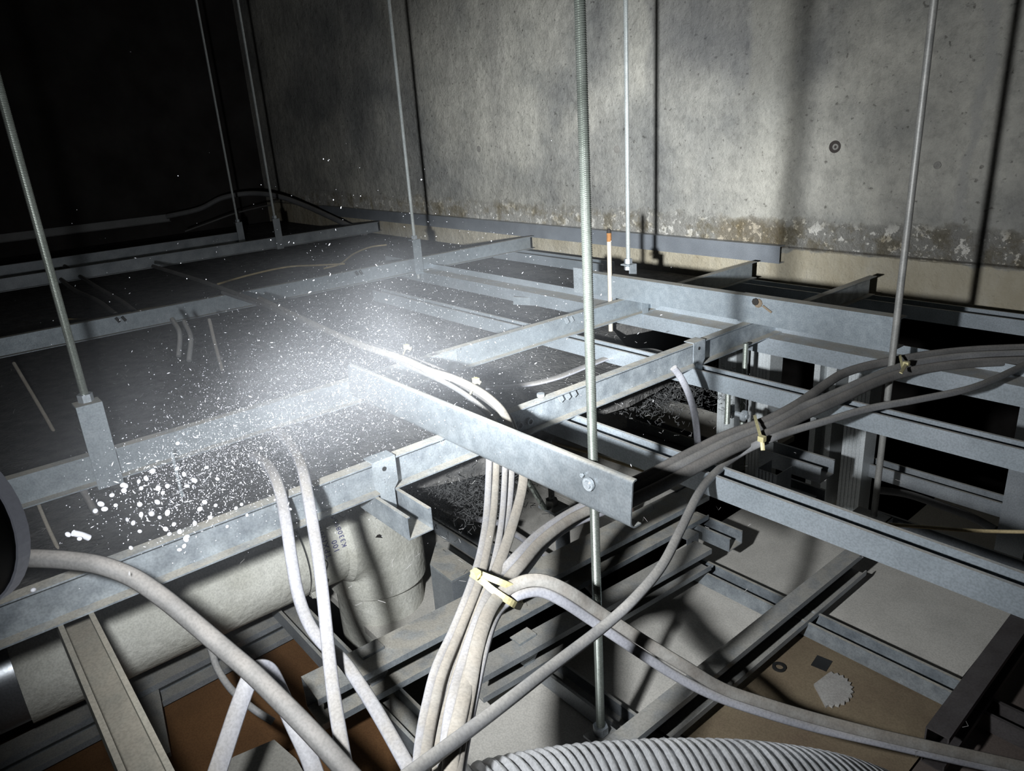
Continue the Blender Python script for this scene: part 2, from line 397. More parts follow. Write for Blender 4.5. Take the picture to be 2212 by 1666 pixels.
cA3 = carrier('carrier channel at far left held by the big box hanger, fading into the dust cloud', -.926, -.045, .60, G1)
obj('end_cap', box((-.919, -.036, ZT-CH/2), .017, .020, CH+.003), G2, cA3)
for dy, dz in ((.205, .008), (.218, .010), (.209, .019)):
    obj('rivet_hole', tube((-.9258, dy, ZT-dz), (-.9225, dy, ZT-dz), .0042, .0026, 14), G5, cA3)
cA4 = carrier('carrier channel with a splice at its near end, running under the long cross channels', -.930, .586, 1.475, G1)
obj('splice_sleeve', sweep_prof((-.9275, .588, ZT-CH+.002), (-.9275, .640, ZT-CH+.002), prof_c(.0115, CH-.004)), G2, cA4)
obj('bolt_hole', cyl((-.9264, .607, ZT-.019), (-.9250, .607, ZT-.019), .0026, 12), BLK, cA4)
tabs(cA4, -.930, .884)
cA2 = carrier('nearest carrier channel crossing the whole picture above the white drain pipe', -.656, -.42, 1.46, G2)
tabs(cA2, -.656, .606, G5, 3, .009)
for y in (.536, .553):
    obj('rivet_hole', tube((-.6545, y, ZT-.026), (-.651, y, ZT-.026), .0048, .0032, 14), G5, cA2)
obj('rivet', cyl((-.6545, .575, ZT+.001), (-.6545, .575, ZT+.005), .005, 10), G5, cA2)

def chord(label, x0, x1, Y, ztop, h=.04, w=.02, m=G1, name='cross_channel', dy=0., rad=0.):
    a = Vector((x0, Y, ztop-h)); b = Vector((x1, Y+dy, ztop-h))
    r = empty(name, a, label, 'ceiling channel', 'cross channels lying on the carriers')
    pr = [(-u, v) for u, v in prof_c(w, h)]
    if rad:
        arc = lambda cx, cy, r, a0, a1: [(cx+r*math.cos(math.radians(a0+(a1-a0)*k/6)), cy+r*math.sin(math.radians(a0+(a1-a0)*k/6))) for k in range(7)]
        ro, ri = rad, rad-.0016
        pr = [(-w, 0)]+arc(-ro, ro, ro, -90, 0)+arc(-ro, h-ro*.6, ro*.6, 0, 90)+[(-w*.62, h), (-w*.62, h-.0016)]+arc(-ro, h-ro*.6, ro*.6-.0016, 90, 0)+arc(-ro, ro, ri, 0, -90)+[(-w, .0016)]
    obj('channel', sweep_prof(a, b, pr), m, r, smooth=bool(rad)); return r
B1 = chord('bright cross channel with cut end right of centre, pierced by the thick threaded rod', -.86, -.366, .415, -.288, .046, .014, G0, rad=.007)
bp = at(1272, 1046, Y=.4145)
obj('screw_ring', tube(bp+Vector((0, -.0018, 0)), bp+Vector((0, .001, 0)), .0062, .0038, 18), G5, B1)
obj('screw_head', cyl(bp+Vector((0, -.0030, 0)), bp+Vector((0, .001, 0)), .0036, 12), NUT, B1)
b2p = at(1257, 1027, Y=.4145)
obj('pilot_hole', tube(b2p+Vector((0, -.001, 0)), b2p+Vector((0, .001, 0)), .0019, .001, 12), G5, B1)
B4L = chord('left length of the lapped cross channel, square end beside the tan rod', -1.045, -.640, 1.030, -.288, .042, .018, G1)
obj('end_plate', box((-1.025, 1.026, -.306), .045, .003, .050), G5, B4L)
B4R = chord('right length of the lapped cross channel, with a burnt rust mark', -.667, -.412, 1.024, -.286, .044, .020, G1)
rm = at(1638, 655, Y=1.0235)
obj('rust_mark', cyl(rm+Vector((0, -.0012, 0)), rm+Vector((0, .0005, 0)), .0075, 9), SMUDGE, B4R)
rm2 = at(1632, 652, Y=1.022)
obj('scorch_mark', cyl(rm2+Vector((0, -.0012, 0)), rm2+Vector((0, .0005, 0)), .006, 8), BURN, B4R)
rm3 = at(1657, 668, Y=1.022)
obj('rust_run', box(rm3, .018, .0012, .003, Matrix.Rotation(.5, 3, 'Y')), SMUDGE, B4R)
zs = at(1660, 530, Y=1.528).z
WC = chord('grey channel fixed along the concrete wall, its right end cut square', -3.2, at(1684, 550, Y=1.528).x, 1.528, zs, .040, .021, mat('painted_grey_channel', (.27, .29, .32), .45, .3, (.34, .36, .39), 12), name='wall_channel')
LW = obj('wall_angle', MB().add(sweep_prof((-3.84, -.35, -.345), (-3.84, 1.05, -.345), prof_c(.02, .035))), mat('dull_wall_angle', (.26, .26, .26), .6, .2)); tag(LW, 'grey strip running along the dark left wall', 'ceiling channel')

# furring bars, open on top
def furring(label, x0, x1, Y, ztop=ZT-CH, w=.026, h=.026, m=G4, name='furring_channel', group='upper furring channels', dy=0., lip=.004):
    a = Vector((x0, Y, ztop-h)); b = Vector((x1, Y+dy, ztop-h))
    o = obj(name, sweep_prof(a, b, prof_u(w, h, .0014, lip)), m, loc=a)
    return tag(o, label, 'furring bar', group)
furring('furring bar running from the nearest carrier off the right edge, under the cable bundle', -.70, -.02, .615, m=G4)
furring('furring bar from under the second clip to the right edge, behind the steel studs', -1.60, -.02, .885, m=G4)
wf0, wf1 = Vector((-1.95, 1.10, ZT-CH-.028)), Vector((.10, 1.10, ZT-CH-.028))
wf = obj('furring_channel', sweep_prof(wf0, wf1, [(.022, 0), (.022, .028), (-.0205, .028), (-.0205, .042), (-.022, .042), (-.022, 0)]), G4, loc=wf0)
tag(wf, 'wide furring bar with a dusty flat top beneath the lapped cross channel', 'furring bar', 'upper furring channels')
furring('far furring bar beyond the lapped cross channel, right of the tan rod', -1.02, .10, 1.437, w=.045, m=G4)
furring('far furring bar left of the tan rod, its right end cut short', -1.80, -1.335, 1.437, w=.045, m=G4)
furring('short furring stub clipped under the nearest carrier, above the pipe elbow', -.68, -.580, .336, w=.030, m=G2)
furring('open furring channel coming out below the nearest carrier toward bottom left', -.70, -.20, .034, w=.027, h=.03, m=mat('dusty_furring', (.24, .235, .20), .6, .2, (.30, .29, .25), 30, .05, 200, (.30, .27, .22), .9))
oc = obj('furring_offcut', sweep_prof(at(1118, 655, z=-.400), at(1262, 662, z=-.400), prof_u(.045, .02)), G1); tag(oc, 'short white steel offcut lying on the black insulation', 'metal offcut')

# clips
def clip(label, X, Y, m=G5, ztop=ZT, h=CH, name='furring_clip', w=.028, fw=.014, mark=False):
    r = empty(name, Vector((X, Y, ztop-h)), label, 'clip', 'furring clips')
    x = X+fw+.0015; t = .0014
    def plate(poly, x): n = len(poly); V = [Vector((q, Y+a, b)) for q in (x-t/2, x+t/2) for a, b in poly]; return V, [tuple(range(n)), tuple(range(2*n-1, n-1, -1))]+[(i, (i+1) % n, n+(i+1) % n, n+i) for i in range(n)]
    zb = ztop-h; a = w/2
    mb = MB().add(plate([(-a, ztop+.002), (a, ztop+.002), (a, zb+.010), (a*.55, zb+.002), (a*.55, zb-.016), (a*.3, zb-.021), (-a*.3, zb-.021), (-a*.55, zb-.016), (-a*.55, zb+.002), (-a, zb+.010)], x))
    obj('plate', mb, m, r)
    ff = min(fw+.004, .018); obj('top_fold', box((x-ff/2+.0005, Y, ztop+.0025), ff, w, .0014), m, r)
    obj('tongue', sweep_prof((x+.001, Y-a*.40, zb-.02), (x+.001, Y-a*.40, zb+.008), [(0, -.004), (.003, -.001), (.003, .012), (0, .014)], 1, Vector((0, 1, 0))), m, r)
    obj('punched_hole', cyl((x+.0004, Y-a*.05, ztop-.008), (x+t/2+.0004, Y-a*.05, ztop-.008), .0026, 14), BLK, r)
    if mark:
        for dy, dz, sy, sz in ((-.004, -.020, .004, .0008), (-.004, -.0235, .004, .0008), (-.0022, -.0218, .0008, .004), (.0015, -.0218, .0008, .005)):
            obj('stamped_mark', box((x+t/2+.0002, Y+dy, ztop+dz), .0005, sy, sz), NUT, r)
        for sg in (1, -1):
            obj('stamped_mark', box((x+t/2+.0002, Y+.0035, ztop-.0218+sg*.0013), .0005, .0038, .0008, Matrix.Rotation(sg*.6, 3, 'X')), NUT, r)
    return r
clip('clip with a punched hole over the short furring stub above the pipe elbow', -.656, .336, mark=True)
clip('clip on the nearest carrier where the second furring bar passes, right of centre', -.656, .885, G2)
clip('clip on the spliced carrier directly under the lapped cross channel', -.930, 1.085, G1, w=.02)

# ------------------------------------------------------------------ rods and hangers
ZC = .95
def trod(label, x, y, z0, z1=ZC, r=.0047, threaded=True, m=ROD, pitch=.0016, n=12):
    v = thread((x, y, z0), (x, y, z1), r, pitch, n) if threaded else cyl((x, y, z0), (x, y, z1), r, 14)
    o = obj('threaded_rod' if threaded else 'hanger_rod', v, m, loc=Vector((x, y, z0)), smooth=not threaded)
    return tag(o, label, 'hanging rod', 'rods hanging from the slab')
def hanger(label, X, Y, z_nut, X_car, w=.025, ztop=ZT, h=CH, m=G1, hooked=True, cw=.014):
    r = empty('rod_hanger', Vector((X, Y, ztop-h)), label, 'rod hanger', 'rod hangers')
    t = .0025; xo = X_car+cw+.002 if hooked else X+.012
    P = [Vector((X-.010, Y, z_nut-.004)), Vector((xo, Y, z_nut-.004)), Vector((xo, Y, ztop-h-.003 if hooked else z_nut-.036))]
    mb = MB()
    mb.add(box(((X-.010+xo)/2, Y, z_nut-.005), xo-X+.012, w, t))
    mb.add(box((xo, Y, (z_nut-.005+P[2].z)/2), t, w, z_nut-.005-P[2].z))
    if hooked: mb.add(box((xo-.009, Y, ztop-h-.003), .020, w, t))
    obj('bracket', mb, m, r)
    obj('nut', hexnut((X, Y, z_nut+.002), .0082, .009), NUT, r)
    obj('nut', hexnut((X, Y, z_nut-.012), .0082, .007), NUT, r)
    return r
q = at(185, 862, X=-.922); zl = q.z; RL = (-.921, q.y)
trod('threaded rod at the left edge dropping to the box hanger', RL[0], RL[1], zl-.022)
hanger('big box hanger at far left, bolted under a threaded rod', RL[0], RL[1], zl, -.926, .027)
q1 = at(895, 514, X=-1.70); trod('thin rod left of the centre, throwing a shadow on the wall', -1.70, q1.y, q1.z-.11, m=RODL)
hanger('hanger gripping the long left carrier below the thin rod left of centre', -1.70, q1.y, q1.z, -1.708)
q = at(593, 470, X=-2.563); trod('dim rod over the far left carrier, right one of the far pair', -2.563, q.y, q.z-.03, r=.0045, m=RODL, pitch=.003)
hanger('dim hanger on the far left carrier, right one of the far pair', -2.563, q.y, q.z, -2.57, m=G3)
q = at(513, 478, X=-2.873); trod('dim rod nearest the dark left wall', -2.873, q.y, q.z-.03, r=.0045, m=RODL, pitch=.003)
hanger('dim hanger on the farthest carrier near the dark left wall', -2.873, q.y, q.z, -2.88, m=G3)
q = at(1357, 566, X=-.976); trod('thin rod right of the thick rod, ending free above the grid', -.976, q.y, q.z-.014, m=RODL)
hanger('loose square hanger plate dangling from the thin rod before the wall', -.976, q.y, q.z, -.976, .020, m=G5, hooked=False)
RCX, RCY = -.424, .431
trod('thick zinc threaded rod in the foreground running down to the lower frame', RCX, RCY, -.625, n=20, m=mat('light_dimmed_zinc_rod', (.15, .165, .145), .36, .6, (.20, .215, .195), 40))  # zinc darkened in colour against the strong light on this near rod
RRX, RRY = -.445, 1.000
q = at(1936, 700, Y=1.000); RRX = q.x
trod('smooth rod on the right passing in front of the lapped channel end', RRX, RRY, at(1880, 1112, Y=1.0).z, threaded=False, m=RODG, r=.0046)
q = at(1880, 1112, Y=1.0)
fx = obj('rod_foot_bracket', MB().add(box((q.x, q.y, q.z-.004), .05, .035, .003)).add(box((q.x+.024, q.y, q.z-.02), .003, .035, .035)), G3); tag(fx, 'dull plate bracket at the bottom of the smooth right rod', 'bracket')
q = at(1318, 640, X=-.955); q0 = at(1318, 716, X=-.955); q2 = at(1312, 497, X=-.955)
tr = empty('rod_offcut', (q.x, q.y, q0.z), 'tan rod with a rusty burnt tip standing behind the spliced carrier', 'metal rod')
obj('shaft', cyl((q.x, q.y, q0.z), (q.x, q.y, q2.z-.022), .0043, 14), TAN, tr, smooth=True)
obj('rusty_end', cyl((q.x, q.y, q2.z-.022), (q.x, q.y, q2.z-.006), .0046, 14), RUST, tr, smooth=True)
obj('burnt_tip', lathe([(0, .0046), (.005, .0040), (.008, .0022)], (q.x, q.y, q2.z-.006), (0, 0, 1), 14), BURN, tr, smooth=True)
# lower end of the thick rod: hanger round the lower carrier
# ------------------------------------------------------------------ lower ceiling frame
ZL = -.600
GL = 'lower ceiling carriers'
def lowcar(label, p0, p1, w=.040, h=.040, m=G2, lip=.008): return carrier(label, 0, 0, 0, m, h=h, w=w, group=GL, p0=p0, p1=p1, lip=lip, name='lower_carrier')
lowcar('wide lipped channel with open end below the pipe elbow and cable bundle', at(650, 1462, z=-.56), at(1482, 1049, z=-.56), .046, .042, G2)
lowcar('lower channel right of the tied cables, ending at a clip near mid right', at(1010, 1436, z=ZL), at(1503, 1168, z=ZL), .030, .036, G3)
lowcar('dark lower channel hung on the thick threaded rod, running to lower right', at(1225, 1662, z=ZL), at(1845, 1172, z=ZL), .022, .045, G3)
lowcar('dark lower channel along the bottom edge of the white drain pipe', at(-60, 1640, z=-.625), at(640, 1296, z=-.625), .03, .036, G3)
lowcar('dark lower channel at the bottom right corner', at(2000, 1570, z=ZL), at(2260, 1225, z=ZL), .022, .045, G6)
hanger('hanger clasping the dark lower channel at the foot of the thick rod', RCX, RCY, at(1292, 1574, Y=RCY).z, -.412, .03, ZL, .045, G3, cw=.022)
# lower furring
GF = 'lower furring channels'
def lowf(label, a, b, z=-.642, w=.030, h=.022, m=G3):
    p0 = at(*a, z=z)-Vector((0, 0, h)); p1 = at(*b, z=z)-Vector((0, 0, h))
    p1.y = p0.y = (p0.y+p1.y)/2
    return tag(obj('lower_furring', sweep_prof(p0, p1, prof_u(w, h)), m, loc=p0), label, 'furring bar', GF)
lowf('lower furring bar from the mid right clip across to the bottom right channel', (1480, 1195), (2060, 1490), m=G2)
lowf('lower furring bar crossing behind the foot of the thick rod', (1150, 1392), (1500, 1680))
lowf('lower furring bar leaving the open channel end toward the pipe', (585, 1300), (800, 1450), z=-.602, w=.034)
lowf('lower furring bar with a cut end left of the cable bundle', (815, 1480), (930, 1590), z=-.602, w=.034, m=G2)
lowf('lower furring bar behind the tied cables beside the grey box', (900, 1085), (1130, 1235))
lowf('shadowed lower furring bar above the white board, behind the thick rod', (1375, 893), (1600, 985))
lowf('lower furring stub at the far end of the wide lipped channel', (1440, 1092), (1590, 1156), z=-.602, w=.034, m=G2)
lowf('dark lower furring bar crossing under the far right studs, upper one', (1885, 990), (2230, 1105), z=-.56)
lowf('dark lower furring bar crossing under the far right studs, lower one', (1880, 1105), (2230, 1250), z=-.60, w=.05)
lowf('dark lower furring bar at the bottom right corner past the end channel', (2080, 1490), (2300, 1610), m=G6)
lowf('lower furring bar behind the flexible duct near the thick rod', (1395, 1580), (1530, 1690))
c1 = Vector(at(830, 1420, z=-.56)); 
def lclip(label, px, py, z, zt, fw, m=G3, h=.04):
    p = at(px, py, z=z); return clip(label, p.x-fw, p.y, m, zt, h, fw=fw)
lclip('dusty clip under the wide lipped channel beside the white cables', 812, 1450, -.585, -.56, .046, G3, .042)
lclip('clip at the far right end of the wide lipped channel', 1470, 1075, -.575, -.56, .046, G2, .042)
lclip('clip at the far right end of the lower channel under the loose cable', 1494, 1180, -.615, ZL, .030, G3, .036)
lclip('clip midway on the lower channel right of the cable bundle', 1140, 1405, -.615, ZL, .030, G2, .036)

# boards of the lower ceiling
ZB = -.668
def board(name, label, pts, m, z0=ZB-.012, z1=ZB, cat='ceiling board', group=None):
    return tag(obj(name, prism([at(*p, z=z1) for p in pts], z0, z1), m), label, cat, group)
GB = 'plasterboards of the lower ceiling'
def brd(label, x0, x1, y0, y1, m=BOARD): return tag(obj('plasterboard', prism([(x0, y0), (x1, y0), (x1, y1), (x0, y1)], ZB-.012, ZB), m), label, 'ceiling board', GB)
brd('plasterboard under the tied cables, beyond the wide lipped channel', -1.62, -.735, .372, .83)
brd('plasterboard behind the thick rod, brightest patch right of centre', -1.62, -.735, .833, 1.36)
brd('plasterboard between the lower channels, right of the thick rod foot', -.640, -.425, .30, 1.16)
brd('plasterboard under the lower right furring bar, far side of it', -.422, -.222, .80, 1.30)
brd('plasterboard in the bottom right corner beyond the end channel', -.205, .25, .55, 1.3, mat('shade_dark_board', (.14, .11, .095), .85, 0, (.10, .08, .07), 6))  # plasterboard with the corner's lack of light put into its colour
brd('plasterboard at the bottom edge behind the flexible duct', -.422, -.10, .30, .535)
pw = brd('stained plywood sheet with a square hole and a white splat', -.422, -.207, .538, .797, BOARD2)
pw.name = 'stained_plywood_sheet'
hp = at(1775, 1434, z=ZB)
obj('square_hole', box((hp.x, hp.y, ZB+.0006), .019, .022, .0012, Matrix.Rotation(.15, 3, 'Z')), BLK, pw)
wp = at(1683, 1443, z=ZB)
ws = obj('steel_washer', tube((wp.x, wp.y, ZB+.0002), (wp.x, wp.y, ZB+.0025), .0085, .005, 20), BLK); tag(ws, 'dark washer lying on the stained plywood sheet', 'washer')
sp = at(1806, 1492, z=ZB); V = []
for i in range(26):
    a = -1.1+i/25*3.3; r = .031*(1+.06*(-1)**i); V.append((sp.x+.024*math.cos(a)*r/.031-.006, sp.y+r*math.sin(a)-.006))
V.append((sp.x-.022, sp.y-.012))
tag(obj('plaster_splat', prism(V, ZB+.0003, ZB+.0032), PLAST), 'fan shaped white plaster splat on the stained plywood', 'plaster splat')
brd('hardboard tinted unlit brown beneath the white drain pipe at lower left', -1.30, -.70, -.45, .325, BROWN).name = 'hardboard_panel'
bh = brd('hardboard tinted unlit brown at the bottom edge below the loose white cables', -.695, -.35, -.35, .295, BROWN); bh.name = 'hardboard_panel'
board('board_offcut', 'grey broken board scrap at the bottom edge, left of the white cables', [(455, 1672), (505, 1635), (592, 1598), (640, 1640), (668, 1690), (560, 1720)], mat('grey_board', (.26, .25, .22), .9, 0, (.2, .19, .17), 9), -.560, -.548, 'board scrap')
board('board_offcut', 'dark grey sheet standing among the frames left of the pale flat cable', [(258, 1470), (330, 1440), (345, 1500), (368, 1625), (300, 1660)], G3, -.640, -.634, 'metal sheet')
# insulation lying on the upper grid
def mat_poly():
    P = [(-3.7, -.45), (-.745, -.45), (-.745, .10), (-.76, .30), (-.735, .40), (-.71, .44), (-.69, .50), (-.665, .545), (-.70, .60), (-.72, .70), (-.705, .80), (-.72, .92), (-.80, .99), (-.86, .97), (-.93, 1.02), (-.985, 1.06), (-.955, 1.13), (-.93, 1.25), (-.94, 1.40), (-.90, 1.538), (-3.7, 1.538)]
    return P
MT = obj('insulation_blanket', prism(mat_poly(), -.424, -.398), MATB); tag(MT, 'black fibrous insulation blanket lying under the left of the grid', 'insulation')
# fluffy fibres on the torn edge of the blanket
def fluff(name, label, centre, ext, n, L, m, r=.0006):
    V = []; F = []; c0 = Vector(centre)
    for i in range(n):
        p = c0+Vector((random.gauss(0, ext[0]), random.gauss(0, ext[1]), random.gauss(0, ext[2])))
        d = Vector((random.gauss(0, 1), random.gauss(0, 1), random.gauss(0, .7))).normalized()*L*random.uniform(.4, 1.2)
        b = Vector((random.gauss(0, 1), random.gauss(0, 1), random.gauss(0, 1)))*L*.25
        s = frame(d)[0]*r; u = frame(d)[1]*r; k = len(V)
        for q in (p, p+d*.5+b, p+d): V += [q+s, q-s*.5+u*.87, q-s*.5-u*.87]
        for j in (0, 3):
            for e in range(3): F.append((k+j+e, k+j+(e+1) % 3, k+j+3+(e+1) % 3, k+j+3+e))
    o = obj(name, (V, F), m, loc=c0); return tag(o, label, 'fibres', None, 'stuff')
fluff('torn_insulation_fibres', 'loose black fibres hanging from the torn blanket edge, above the grey box', at(975, 1045, z=-.44), (.045, .035, .012), 3600, .009, FIBD, .0004)
fluff('settled_dust_fibres', 'pale dust fibres caught on the black insulation blanket', (-1.15, .62, -.397), (.30, .22, .002), 2600, .008, FIB, .0002)
fluff('torn_insulation_fibres', 'loose black fibres under the nearest carrier, left of the hanging grey cable', at(1430, 840, z=-.44), (.045, .06, .012), 2200, .009, FIBD, .0004)

# ------------------------------------------------------------------ white drain pipe with elbow
PX, PZ, PR = -.872, -.527, .0640
pipe = empty('drain_pipe', (PX, 0, PZ-PR), 'white mortar coated drain pipe under the nearest carrier, turning down at an elbow', 'drain pipe')
yL = at(40, 1470, X=PX+.03).y; yJ = .300; yE = .388
obj('pipe_length', lathe([(yL-.0005, PR*.9), (yL, PR), (yJ-.002, PR)], (PX, 0, PZ), (0, 1, 0), 48), PIPE, pipe, smooth=True)
obj('steel_inner_pipe', lathe([(yL-.30, PR*.93), (yL+.004, PR*.93)], (PX, 0, PZ), (0, 1, 0), 40), mat('bare_steel_pipe', (.45, .47, .5), .3, .8), pipe, smooth=True, label='bare shiny steel pipe end')
obj('joint_gap', lathe([(yJ-.003, PR-.003), (yJ+.003, PR-.003)], (PX, 0, PZ), (0, 1, 0), 40), PIPEC, pipe)
obj('socket_collar', lathe([(yJ+.001, PR-.001), (yJ+.003, PR), (yE-.006, PR+.001), (yE, PR-.003)], (PX, 0, PZ), (0, 1, 0), 48), PIPE, pipe, smooth=True)
# elbow body: mitre-like bend swept from +Y to -Z
EB = .072; cv = Vector((PX, yE-.026, PZ-.062)); C = []
V = []; F = []; n = 48; st = []
for i in range(15):
    a = math.pi/2*i/14; st.append((Vector((PX, cv.y+.062*math.sin(a), cv.z+.062*math.cos(a))), Vector((0, math.cos(a), -math.sin(a)))))
st = [(Vector((PX, yE-.034, PZ)), Vector((0, 1, 0)))]+st+[(st[-1][0]+Vector((0, 0, -.03)), Vector((0, 0, -1))), (st[-1][0]+Vector((0, 0, -.034)), Vector((0, 0, -1)))]
for k, (c, t) in enumerate(st):
    s = Vector((1, 0, 0)); u = s.cross(t); r = EB if 0 < k < len(st)-1 else PR
    for j in range(n): V.append(c+(s*math.cos(2*math.pi*j/n)+u*math.sin(2*math.pi*j/n))*r)
for k in range(len(st)-1):
    for j in range(n): F.append((k*n+j, k*n+(j+1) % n, (k+1)*n+(j+1) % n, (k+1)*n+j))
obj('elbow', (V, F), PIPE, pipe, smooth=True)
ze = st[-1][0].z; ye = st[-1][0].y
obj('down_pipe', lathe([(0, PR), (.40, PR)], (PX, ye, ze+.004), (0, 0, -1), 48), PIPE, pipe, smooth=True)
obj('repair_blot', cyl(at(818, 1164, X=PX+.070)+Vector((-.012, 0, 0)), at(818, 1164, X=PX+.070), .006, 9), BURN, pipe)
# dark crack at the collar
ck = []
for i in range(9):
    th = math.radians(-62+i*9); ck.append(Vector((PX+(PR+.0006)*math.cos(th), yJ+.020+.004*math.sin(i*2.1), PZ+(PR+.0006)*math.sin(th))))
obj('crack', sweep(ck, .0016, .001, 6, m=3), PIPEC, pipe)
rg = MB()
for i in range(14):
    th = math.radians(-78+i*2.2); p = Vector((PX+PR*math.cos(th), yJ+.006+.010*random.random(), PZ+PR*math.sin(th)))
    rg.add(box(p, .008, .012*random.uniform(.5, 1.4), .008, Matrix.Rotation(random.random()*3, 3, 'X')))
obj('ragged_mortar', rg, PIPE, pipe)
# printed marking on the collar, reading upward round the pipe
def pipetext(txt, y, th0, size):
    cu = bpy.data.curves.new('t', 'FONT'); cu.body = txt; cu.size = size; cu.space_character = 1.12; cu.resolution_u = 2
    o = bpy.data.objects.new('t', cu); COL.objects.link(o); bpy.context.view_layer.update()
    me = o.evaluated_get(bpy.context.evaluated_depsgraph_get()).to_mesh()
    V = []; R = PR+.0016
    for v in me.vertices:
        th = th0+v.co.x/R; V.append(Vector((PX+R*math.cos(th), y-v.co.y, PZ+R*math.sin(th))))
    F = [tuple(p.vertices) for p in me.polygons]
    bpy.data.objects.remove(o); return V, F
t0 = math.radians(9)
obj('printed_marking', pipetext('TPXN06', yJ+.030, t0-.06, .0112), INK, pipe, label='navy printed code TPXN06')
obj('printed_marking', pipetext('100', yJ+.042, t0-.01, .0105), INK, pipe, label='navy printed number 100')
obj('printed_marking', pipetext('K3308964', yJ+.0535, t0+.03, .0098), INK, pipe, label='navy printed code K3308964')
# grey sheet metal box beside the pipe
bx = [at(943, 1173, z=-.585), at(1029, 1231, z=-.585), at(976, 1258, z=-.585), at(929, 1222, z=-.585)]
gb = empty('sheet_metal_box', (bx[2].x, bx[2].y, -.69), 'grey sheet metal box between the pipe elbow and the tied cables', 'metal box')
obj('body', prism([(p.x, p.y) for p in bx], -.69, -.586), G3, gb)
obj('lid', prism([(p.x, p.y) for p in bx], -.5855, -.583), G2, gb)

# ------------------------------------------------------------------ studs of the drop wall
def stud_prof(w, d, rib=True, t=.0012):
    P = [(0, 0)]
    if rib:
        for k in range(1, 6):
            a = w*k/6; P += [(a-.0016, 0), (a-.0008, .0014), (a+.0008, .0014), (a+.0016, 0)]
    P += [(w, 0), (w, d), (w-t, d), (w-t, t+.0014), (t, t+.0014), (t, d), (0, d)]
    return P
GS = 'steel studs of the drop wall'
def stud(label, pl, pr_, y, Y, z0, z1, d=.04, m=G1, rib=True, openf=False):
    a = at(pl, y, Y=Y).x; b = at(pr_, y, Y=Y).x; w = b-a
    if openf: pr = [(0, 0), (.010, 0), (.010, .0014), (.0014, .0014), (.0014, d), (w-.0014, d), (w-.0014, .0014), (w-.010, .0014), (w-.010, 0), (w, 0), (w, d+.002), (0, d+.002)]
    else: pr = stud_prof(w, d, rib)
    o = obj('steel_stud', sweep_prof((a, Y, z0), (a, Y, z1), pr, -1, Vector((0, 1, 0))), m, loc=Vector((a, Y, z0))); return tag(o, label, 'steel stud', GS)
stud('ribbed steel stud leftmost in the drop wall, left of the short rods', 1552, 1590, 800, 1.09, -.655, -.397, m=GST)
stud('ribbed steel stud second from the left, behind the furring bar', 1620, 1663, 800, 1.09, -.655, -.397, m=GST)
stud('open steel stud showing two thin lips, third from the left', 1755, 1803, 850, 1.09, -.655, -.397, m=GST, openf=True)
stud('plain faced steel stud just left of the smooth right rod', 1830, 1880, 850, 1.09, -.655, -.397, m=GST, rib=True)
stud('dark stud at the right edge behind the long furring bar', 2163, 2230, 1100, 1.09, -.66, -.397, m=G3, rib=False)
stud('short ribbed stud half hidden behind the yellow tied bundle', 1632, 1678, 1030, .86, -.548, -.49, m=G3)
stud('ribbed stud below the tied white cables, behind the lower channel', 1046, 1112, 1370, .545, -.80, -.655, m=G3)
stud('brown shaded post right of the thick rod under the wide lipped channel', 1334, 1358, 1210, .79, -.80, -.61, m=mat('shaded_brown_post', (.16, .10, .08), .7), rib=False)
for lab, a, b, w in (('stubby furring offcut end among the studs, under the tied bundle', (1655, 992, .92), (1778, 1040, .80), .04), ('lower stubby bar among the studs, half hidden by the long furring bar', (1672, 1062, .93), (1765, 1100, .82), .03)):
    p0 = at(a[0], a[1], z=-.515 if w > .035 else -.56); p1 = at(b[0], b[1], z=-.515 if w > .035 else -.56); p1.y = p0.y
    tag(obj('furring_offcut', sweep_prof(p0, p1, prof_u(w, .024)), G3, loc=p0), lab, 'furring bar')
def srod(label, px, y0, y1, d, r=.0042, m=ROD, end=None):
    a = at(px, y0, d=d); b = Vector((a.x, a.y, 0)); k = at(end or px, y1, d=d); 
    b.z = k.z
    o = obj('threaded_rod', thread(b, a, r, .002, 8, .0006), m, loc=b); return tag(o, label, 'threaded rod')
srod('threaded rod standing between the two left studs', 1611, 742, 1010, 1.18, .0045)
srod('short bright bolt in front of the leftmost stud', 1573, 850, 925, 1.10, .0045)
srod('thin threaded wire hanging below the left carrier in the dust', 370, 975, 1092, .86, .0022, G5)
sw = at(1597, 893, d=1.14)
fn = empty('wing_clamp', sw, 'small bright clamp screw between the two left studs', 'clamp')
obj('screw', cyl(sw+Vector((-.015, -.004, 0)), sw+Vector((.018, -.004, 0)), .004, 10), G5, fn); obj('knob', lathe([(0, .004), (.003, .009), (.007, .009), (.010, .005)], sw+Vector((.006, -.004, 0)), (1, 0, 0), 14), G5, fn); obj('wing', box(sw+Vector((-.010, -.004, .002)), .004, .006, .022), G5, fn)
# shadowed suspension under the bright channel
q = at(1192, 1085, X=-.70); q2 = at(1184, 915, X=-.70)
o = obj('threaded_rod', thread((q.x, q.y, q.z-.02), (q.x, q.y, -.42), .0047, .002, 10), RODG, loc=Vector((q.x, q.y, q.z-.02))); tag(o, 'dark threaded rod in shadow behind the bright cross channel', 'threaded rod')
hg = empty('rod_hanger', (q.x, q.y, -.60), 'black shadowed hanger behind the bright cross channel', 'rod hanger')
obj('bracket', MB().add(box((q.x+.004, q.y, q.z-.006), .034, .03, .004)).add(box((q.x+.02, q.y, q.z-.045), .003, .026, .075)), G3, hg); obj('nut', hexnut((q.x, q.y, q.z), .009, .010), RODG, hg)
a, b = at(1140, 1038, d=.98), at(1176, 1098, d=1.02)
tag(obj('bolt_shank', thread(a, b, .0042, .002, 10), ROD), 'short slanting bright bolt beside the shadowed hanger', 'bolt')
